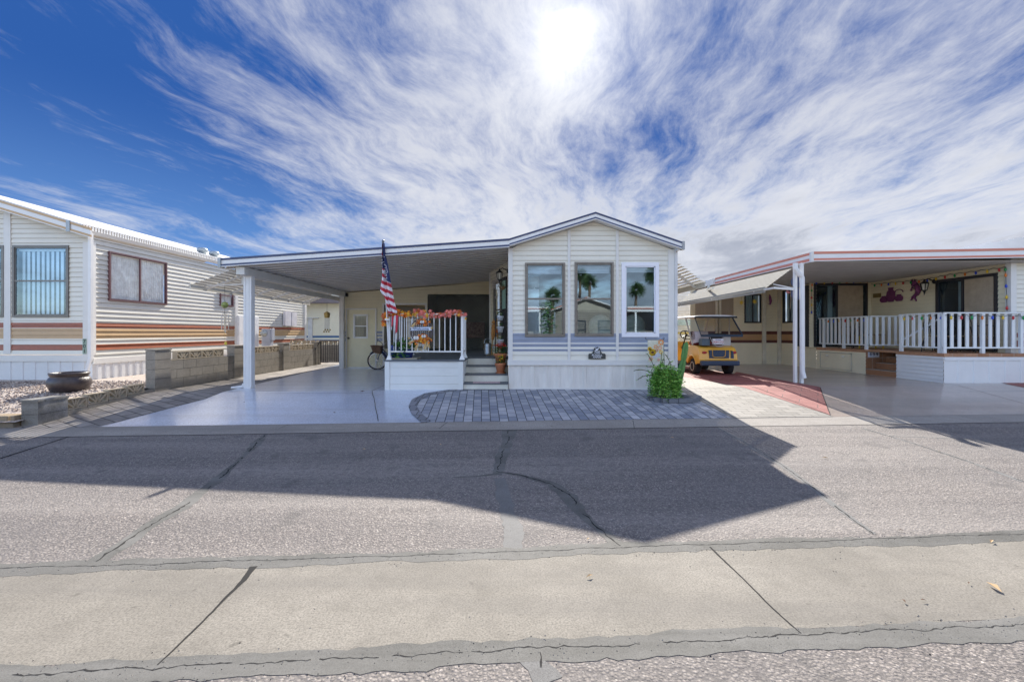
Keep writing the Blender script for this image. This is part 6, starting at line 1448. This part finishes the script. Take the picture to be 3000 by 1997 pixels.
m = MB()
for k in range(7):
    x = cx_ - .075 + k * .025; z = zv(931, Yc)
    while z > zv(966 - (k % 2) * 3, Yc): m.ball((x, Yc + .02 * (k % 3), z), .013, 5, sc=(1, 1, 1.3)); z -= .040
m.build('shells', mat('shell', (.60, .60, .58), .4), w2); m = MB()
for k in range(6): m.ball((cx_ - .1 + k * .04, Yc, zv(971 - (k % 2) * 5, Yc)), .03, 6)
m.build('beads', mat('old brass', (.42, .30, .10)), w2)
# ================================================================== GOLF CART
GX, GY, GZ = 5.97, 12.62, .32
gc = thing('golf_cart', (GX, GY, GZ), 'yellow golf cart with white roof, clear rear window and license plate parked facing away', 'golf cart')
YEL = mat('yellow cart paint', (.86, .45, .05), .3, coat=.6, var=.06, vscale=5); DBL = mat('dark blue plastic', (.035, .06, .11), .5, var=.2, vscale=30)
def P_(x, y, z): return (GX + x, GY + y, GZ + z)
rw_ = .235; wyc = .50
body = [(.04, .34), (.0, .46), (.03, .66), (.12, .80), (.30, .855), (.60, .86), (.95, .84), (1.02, .70), (1.04, .45), (1.10, .34)] + [(wyc + .31 * cos(R(t)), rw_ + .31 * sin(R(t))) for t in range(18, 163, 16)]
m = MB(); m.prism(body, lambda y, z: P_(-.56 + (.03 if z > .75 else 0), y, z), lambda y, z: P_(.56 - (.03 if z > .75 else 0), y, z)); m.build('body', YEL, gc, bevel=.025)
m = MB(); m.prism([(1.04, .22), (1.9, .22), (1.95, .32), (1.06, .34)], lambda y, z: P_(-.53, y, z), lambda y, z: P_(.53, y, z)); m.build('floor', mat('grey sill', (.16, .16, .16), .6), gc)
cow = [(1.85, .30), (2.42, .34), (2.48, .55), (2.30, .86), (2.02, .95), (1.92, .80)]
m = MB(); m.prism(cow, lambda y, z: P_(-.50, y, z), lambda y, z: P_(.50, y, z)); m.build('cowl', YEL, gc, bevel=.02)
for sx in (-1, 1):
    m = MB(); m.tube([P_(sx * .565, wyc + .325 * cos(R(t)), rw_ + .325 * sin(R(t))) for t in range(15, 166, 10)], .028, 6); m.build('wheel_arch', YEL, gc, True)
m = MB(); m.box(GX - .54, GX + .57, GY - .10, GY + .03, GZ + .29, GZ + .43); m.build('bumper', DBL, gc, bevel=.03)
m = MB(); m.box(GX - .27, GX + .30, GY - .012, GY + .12, GZ + .50, GZ + .73); m.build('rear_panel', DBL, gc, bevel=.012)
m = MB(); m.tube([P_(-.19, -.02, .74), P_(-.18, -.02, .56), P_(-.12, -.022, .53), P_(.12, -.022, .53), P_(.18, -.02, .57), P_(.19, -.02, .74)], .009, 5); m.build('panel_trim', YEL, gc)
m = MB(); m.prism([(.35, .50), (.44, .50), (.42, .70), (.37, .72)], lambda x, z: P_(x, -.01, z), lambda x, z: P_(x, .06, z)); m.build('rear_vent', DBL, gc)
TLM = mat('tail light red', (.45, .02, .02), .25, coat=.5)
for x in (-.40, .46): m = MB(); m.ball(P_(x, .02, .665), .075, 12, sc=(1, .5, .5)); m.build('tail_light', TLM, gc, True)
for x in (-.46, .50):
    for y in (wyc, 2.12):
        m = MB(); m.lathe(P_(x - .10 if x < 0 else x - .09, y, rw_), [(.13, 0), (.19, .0), (.228, .02), (.235, .05), (.235, .14), (.228, .17), (.19, .19), (.13, .19)], 26, axis='x'); wh = m.build('wheel', TY, gc, True)
        m = MB(); sgn = -1 if x < 0 else 1; xx = x - .10 if x < 0 else x + .10
        m.lathe(P_(xx, y, rw_), [(.001, -sgn * .05), (.05, -sgn * .045), (.06, -sgn * .02), (.10, -sgn * .02), (.125, sgn * .012), (.135, sgn * .004), (.13, -sgn * .03)], 22, axis='x'); m.build('rim', mat('cream rim', (.66, .62, .50), .4), wh, True)
m = MB(); m.box(GX - .48, GX + .48, GY + .50, GY + .98, GZ + .86, GZ + .97); m.build('seat', mat('burgundy vinyl', (.22, .02, .03), .45), gc, bevel=.04)
m = MB(); m.box(GX - .46, GX + .44, GY + .44, GY + .54, GZ + 1.0, GZ + 1.22); m.build('seat_back', mat('black vinyl', (.03, .03, .035), .5), gc, bevel=.03)
m = MB()
for i in range(9):
    t0, t1 = i * pi / 9, (i + 1) * pi / 9; f = lambda t, x: (x, GY + .50 - .11 * cos(t), GZ + 1.02 + .26 * sin(t)); m.face([f(t0, GX - .54), f(t0, GX - .12), f(t1, GX - .10), f(t1, GX - .50)])
m.face([(GX - .54, GY + .39, GZ + .93), (GX - .12, GY + .39, GZ + 1.0), (GX - .12, GY + .39, GZ + 1.03), (GX - .54, GY + .39, GZ + 1.03)]); m.face([(GX - .54, GY + .39, GZ + .93), (GX - .54, GY + .39, GZ + 1.03), (GX - .50, GY + .62, GZ + 1.03), (GX - .52, GY + .62, GZ + .90)])
m.build('towel', mat('pale lilac towel', (.66, .62, .68), .9), gc, recalc=False)
m = MB(); m.box(GX - .44, GX - .20, GY + .10, GY + .32, GZ + .86, GZ + 1.06); m.build('storage_box', mat('blue grey plastic', (.10, .15, .20), .5), gc, bevel=.015)
roofp = [(-.62, 0), (-.60, .035), (-.35, .07), (0, .08), (.35, .07), (.60, .035), (.62, 0)]
m = MB(); m.prism(roofp, lambda x, z: P_(x, .18, 1.70 + z * .7), lambda x, z: P_(x, 2.05, 1.70 + z)); m.build('roof', mat('white cart roof', (.76, .76, .76), .35), gc)
m = MB(); m.box(GX - .60, GX + .62, GY + .16, GY + .19, GZ + 1.665, GZ + 1.72); m.build('roof_edge', BLK, gc)
STR = mat('cream strut', (.62, .60, .56), .4)
for a, b in (((-.52, .55, .86), (-.58, .95, 1.70)), ((.52, .45, .86), (.58, .55, 1.70)), ((-.46, 2.1, .9), (-.55, 1.9, 1.70)), ((.46, 2.1, .9), (.55, 1.9, 1.70))):
    m = MB(); m.bar(P_(*a), P_(*b), .032); m.build('strut', STR, gc)
VY = glass('clear vinyl', .03, (.60, .54, .46), .3)
m = MB(); m.face([P_(-.52, .42, 1.70), P_(.60, .42, 1.70), P_(.70, .02, 1.18), P_(-.50, .02, 1.18)]); rwn = m.build('rear_window', VY, gc, recalc=False)
m = MB(); m.bar(P_(-.50, .02, 1.15), P_(.70, .02, 1.15), .05, .07); m.bar(P_(.60, .42, 1.70), P_(.70, .02, 1.16), .03); m.bar(P_(-.52, .42, 1.70), P_(-.50, .02, 1.16), .02); m.build('window_edge', mat('dark blue webbing', (.03, .05, .08), .7), rwn)
m = MB(); m.face([P_(-.50, 2.06, 1.68), P_(.50, 2.06, 1.68), P_(.46, 2.12, .95), P_(-.46, 2.12, .95)]); m.build('windscreen', glass('cart windscreen', .08, (.8, .85, .85)), gc, recalc=False)
m = MB(); cst = Vector(P_(-.32, 1.55, 1.16)); ax = Vector((0, -.75, .66)).normalized(); u = Vector((1, 0, 0)); v = ax.cross(u)
m.tube([cst + (u * cos(t) + v * sin(t)) * .185 for t in [i * pi / 12 for i in range(25)]], .016, 6, cap=False)
for t in (R(90), R(210), R(330)): m.bar(cst, cst + (u * cos(t) + v * sin(t)) * .18, .025)
m.bar(cst, cst + Vector((0, .35, -.45)), .03); m.ball(cst, .05, 8); m.build('steering_wheel', BLK, gc)
m = MB(); m.box(GX - .16, GX + .16, GY + .035, GY + .045, GZ + .905, GZ + 1.065); lp = m.build('license_plate', mat('plate white', (.80, .80, .84), .4), gc)
text_mesh('lettering', 'Arizona', .05, P_(0, .030, 1.035), mat('plate blue', (.02, .06, .30), .5), lp); text_mesh('lettering', 'DD8 CCO', .085, P_(0, .030, .965), mat('plate red', (.45, .03, .04), .5), lp, sx=.82)
m = MB()
for y in (.85, .90): m.tube([P_(-.15, .02, y), P_(-.15, .35, y), P_(.15, .35, y), P_(.15, .02, y), P_(-.15, .02, y)], .006, 4)
for k in range(8): x = -.15 + .3 * k / 7; m.tube([P_(x, .02, .90), P_(x, .02, .84)], .005, 4)
m.build('wire_basket', mat('basket wire', (.5, .5, .5), .3, .8), gc); m = MB(); m.tube([P_(-.22, .08, 1.12), P_(-.18, .0, .95), P_(-.06, -.01, .84), P_(.08, -.01, .84), P_(.18, .0, .95)], .008, 5); m.build('strap', mat('white strap', (.65, .62, .62), .6), gc)
m = MB(); m.box(GX + .30, GX + .52, GY + .35, GY + .45, GZ + .86, GZ + 1.14); m.box(GX - .56 + .3, GX + .3, GY + .3, GY + .4, GZ + 1.06, GZ + 1.20) if 0 else None; m.build('side_shield', mat('white panel', (.66, .66, .68), .4), gc)
bu2 = thing('cart_trailer', (4.35, 14.6, .32), 'dark utility trailer with an amber side marker behind the gabled house corner', 'trailer')
m = MB(); m.box(4.0, 4.85, 14.3, 15.6, .75, .80); m.box(4.0, 4.85, 14.3, 14.34, .45, .95); m.build('bed', mat('dark steel', (.05, .05, .055), .6), bu2, bevel=.01)
m = MB(); m.box(4.45, 4.75, 14.26, 14.298, .80, .93); m.build('marker_panel', mat('amber panel', (.60, .38, .05), .5), bu2)
for x in (4.0, 4.8): m = MB(); m.lathe((x - .05, 14.95, .55), [(.1, 0), (.23, .02), (.23, .1), (.1, .12)], 20, axis='x'); m.build('wheel', TY, bu2, True)
# ================================================================== SMALL LITTER
LF = [mat('dry leaf', (.55, .38, .20), .8), mat('dark dry leaf', (.12, .06, .03), .8)]
for i, (u, v, r, m_) in enumerate(((1728, 1692, .028, 0), (2912, 1690 + 35, .05, 0), (2905, 1590, .03, 0), (2640, 1557, .022, 1), (2838, 1712, .014, 1), (2648, 1765, .018, 1), (2705, 1763, .018, 1), (2418, 1343, .035, 0), (1970, 1284, .03, 0), (1290, 1304, .03, 0), (1066, 1318, .03, 0), (1062, 1148, .05, 1), (980, 1210, .03, 1), (715, 1180, .03, 1), (1723, 1582, .018, 0), (2752, 1324, .022, 0))):
    X, Y = G(u, v); z = gz(X, Y) + .012; m = MB(); a = rnd.uniform(0, pi); ca, sa = cos(a), sin(a)
    for s in (-1, 1): m.face([(X - ca * r, Y - sa * r, z), (X - s * sa * r * .35, Y + s * ca * r * .35, z + .35 * r), (X + ca * r, Y + sa * r, z + .1 * r), (X + ca * r * .2, Y + sa * r * .2, z + .004)])
    wd = ['valley gutter', 'asphalt', 'driveway'][0 if v > 1570 else (1 if v > 1260 else 2)]
    o = m.build('dry_leaf', LF[m_], recalc=False); tag(o, '%s curled dry leaf lying on the %s, %s' % (('pale', 'dark')[m_], wd, 'at %d percent of the picture width' % round(u / 30)), 'leaf', 'dry leaves on the paving')
mb = MB(); rg = random.Random(77)
for _ in range(2600):
    k_ = rg.random()
    if k_ < .3: x, s_ = rg.uniform(-4, 4.5), 3.08 + rg.gauss(0, .05)
    elif k_ < .6: x, s_ = rg.uniform(-3, 3.5), 2.13 + rg.gauss(0, .06)
    elif k_ < .75: x, s_ = rg.uniform(-10, 10), 6.70 - abs(rg.gauss(0, .07))
    else: x, s_ = rg.uniform(-7, 7), rg.uniform(1.9, 6.6)
    X, Y = S(x, s_); r = rg.uniform(.0015, .0055); z = gz(X, Y) + .001; a = rg.uniform(0, pi); c_, n_ = cos(a) * r, sin(a) * r
    i = len(mb.v); mb.v += [(X + c_, Y + n_, z), (X - n_, Y + c_ * .7, z), (X - c_, Y - n_, z), (X + n_, Y - c_ * .7, z), (X, Y, z + r)]; m_ = rg.randrange(3)
    for q in ((0, 1, 4), (1, 2, 4), (2, 3, 4), (3, 0, 4)): mb.f.append(tuple(i + t for t in q)); mb.m.append(m_)
o = mb.build('road_grit', [mat('grit dark', (.06, .055, .05), .9), mat('grit tan', (.40, .34, .28), .9), mat('grit grey', (.22, .21, .20), .9)]); o['kind'] = 'stuff'; o['label'] = 'fine loose grit scattered over the street and along the gutter seams'; o['category'] = 'grit'
# ================================================================== ACROSS THE STREET (seen in the windows)
def palm(x, y, h, lab):
    t = thing('fan_palm', (x, y, 0), lab, 'palm tree', 'fan palms across the street')
    m = MB(); m.tube([(x, y, 0), (x + .15, y, h * .5), (x + .3, y, h)], [.28, .2, .17], 10); m.build('trunk', mat('palm trunk', (.17, .12, .08), .9), t)
    m = MB()
    for k in range(44):
        a = rnd.uniform(0, 2 * pi); e = rnd.uniform(-1.0, 1.35); d_ = Vector((cos(a) * cos(e), sin(a) * cos(e), sin(e))); c_ = Vector((x + .3, y, h)) + d_ * .3; sd_ = d_.cross(Vector((0, 0, 1))).normalized(); up_ = sd_.cross(d_); rl_ = rnd.uniform(0, pi); sd_, up_ = sd_ * cos(rl_) + up_ * sin(rl_), up_ * cos(rl_) - sd_ * sin(rl_)
        for j in range(9):
            b_ = R(-60 + j * 15); dd = (d_ * cos(b_) + sd_ * sin(b_)).normalized() * rnd.uniform(.8, 1.15) + Vector((0, 0, -.12)); w_ = dd.cross(up_).normalized() * .05; m.face([c_ - w_, c_ + w_, c_ + dd * 1.0 + w_ * .4, c_ + dd * 1.02 - w_ * .4])
    m.build('crown', mat('palm green', (.06, .11, .03), .6, var=.3), t, recalc=False)
for i, (u, v, dep, lab) in enumerate(((1722, 826, 62, 'fan palm with full crown reflected in the middle window'), (1694, 806, 66, 'tall fan palm reflected at the left edge of the middle window'), (1858, 849, 60, 'small fan palm reflected in the white framed window'), (1914, 800, 46, 'near fan palm reflected at the right edge of the white framed window'), (1613, 866, 58, 'short fan palm reflected in the left front window'))):
    X = (u - 1500) / FPX * dep; palm(X, 2 * YF - dep, H + (HORV - v) / FPX * dep, lab)
def opp(name, x0, x1, y, gable, lab):
    t = thing('opposite_home', ((x0 + x1) / 2, y, 0), lab, 'house'); m = MB(); FO = lambda a, o, z: Vector((a, y + o, z))
    siding(m, FO, x0, x1, .1, 2.9, row=.12, bands=[(.9, 1.05, 1)], depth=.02); m.build('wall', [mat('shade-toned opposite siding', (.22, .19, .15), .6), RUST], t, recalc=False)  # wall colour darkened to carry the shade under the porch roofs
    m = MB()
    if gable:
        c_ = (x0 + x1) / 2
        for p, q in (((x0 - .3, 2.9), (c_, 3.7)), ((c_, 3.7), (x1 + .3, 2.9))):
            m.slab(FO, p[0], p[1], q[0], q[1], .07, -9, .3); m.face([FO(p[0], .01, 2.8), FO(q[0], .01, 2.8), FO(q[0], .01, q[1] - .05), FO(p[0], .01, p[1] - .05)], 1)
    else: m.box(x0 - .3, x1 + .3, y - 9, y + 1.6, 2.92, 3.02); m.box(x0 - .3, x1 + .3, y + 1.6, y + 1.64, 2.75, 3.05)
    m.build('roof', [roofm, mat('opposite gable', (.40, .36, .28), .6)], t)
    m = MB(); m.slab(FO, x0 - .3, 2.95, (x0 + x1) / 2 if gable else x1 + .3, 3.72 if gable else 2.95, .05, 1.65 if not gable else .3, 1.68 if not gable else .34); m.build('fascia_stripe', CORAL, t)
    for a in (x0 + (x1 - x0) * .25, x0 + (x1 - x0) * .68): window(t, FO, a, a + .9, 1.0, 2.3, .05, DKAL, glass('opposite glass', .3), rail=1.7); dk = MB(); dk.fbox(FO, a, a + .9, -.03, -.02 + .03, 1.0, 2.3); dk.build('window_recess', BX, t)
    if not gable:
        for a in (x0 + .2, x1 - .2): m = MB(); m.box(a - .05, a + .05, y + 1.5, y + 1.6, .1, 2.92); m.build('post', WHITE, t)
opp('a', 2.6, 6.4, -7.2, True, 'cream gabled home across the street reflected in the middle window')
opp('b', 6.9, 13.5, -7.5, False, 'cream home with a flat porch roof across the street reflected in the right window')
opp('c', -8.2, 1.8, -7.6, False, 'cream home with a long porch roof across the street reflected in the left window')
opp('d', -15.5, -11.5, -7.2, True, 'cream gabled home across the street opposite the striped home')
tr_ = thing('climbing_tree', (2.1, -5.9, 0), 'slim leafy green tree across the street reflected in the left front window', 'tree')
m = MB(); m.tube([(2.1, -5.9, 0), (2.15, -5.9, 1.6), (2.05, -5.9, 3)], [.08, .06, .03], 7); m.build('trunk', mat('shrub stem', (.12, .09, .05)), tr_)
m = MB(); leafy(m, [(2.1 + rnd.gauss(0, .22), -5.9 + rnd.gauss(0, .22), rnd.uniform(.8, 3.3)) for _ in range(900)], .08, rnd, 3); m.build('crown', GRN, tr_, recalc=False)
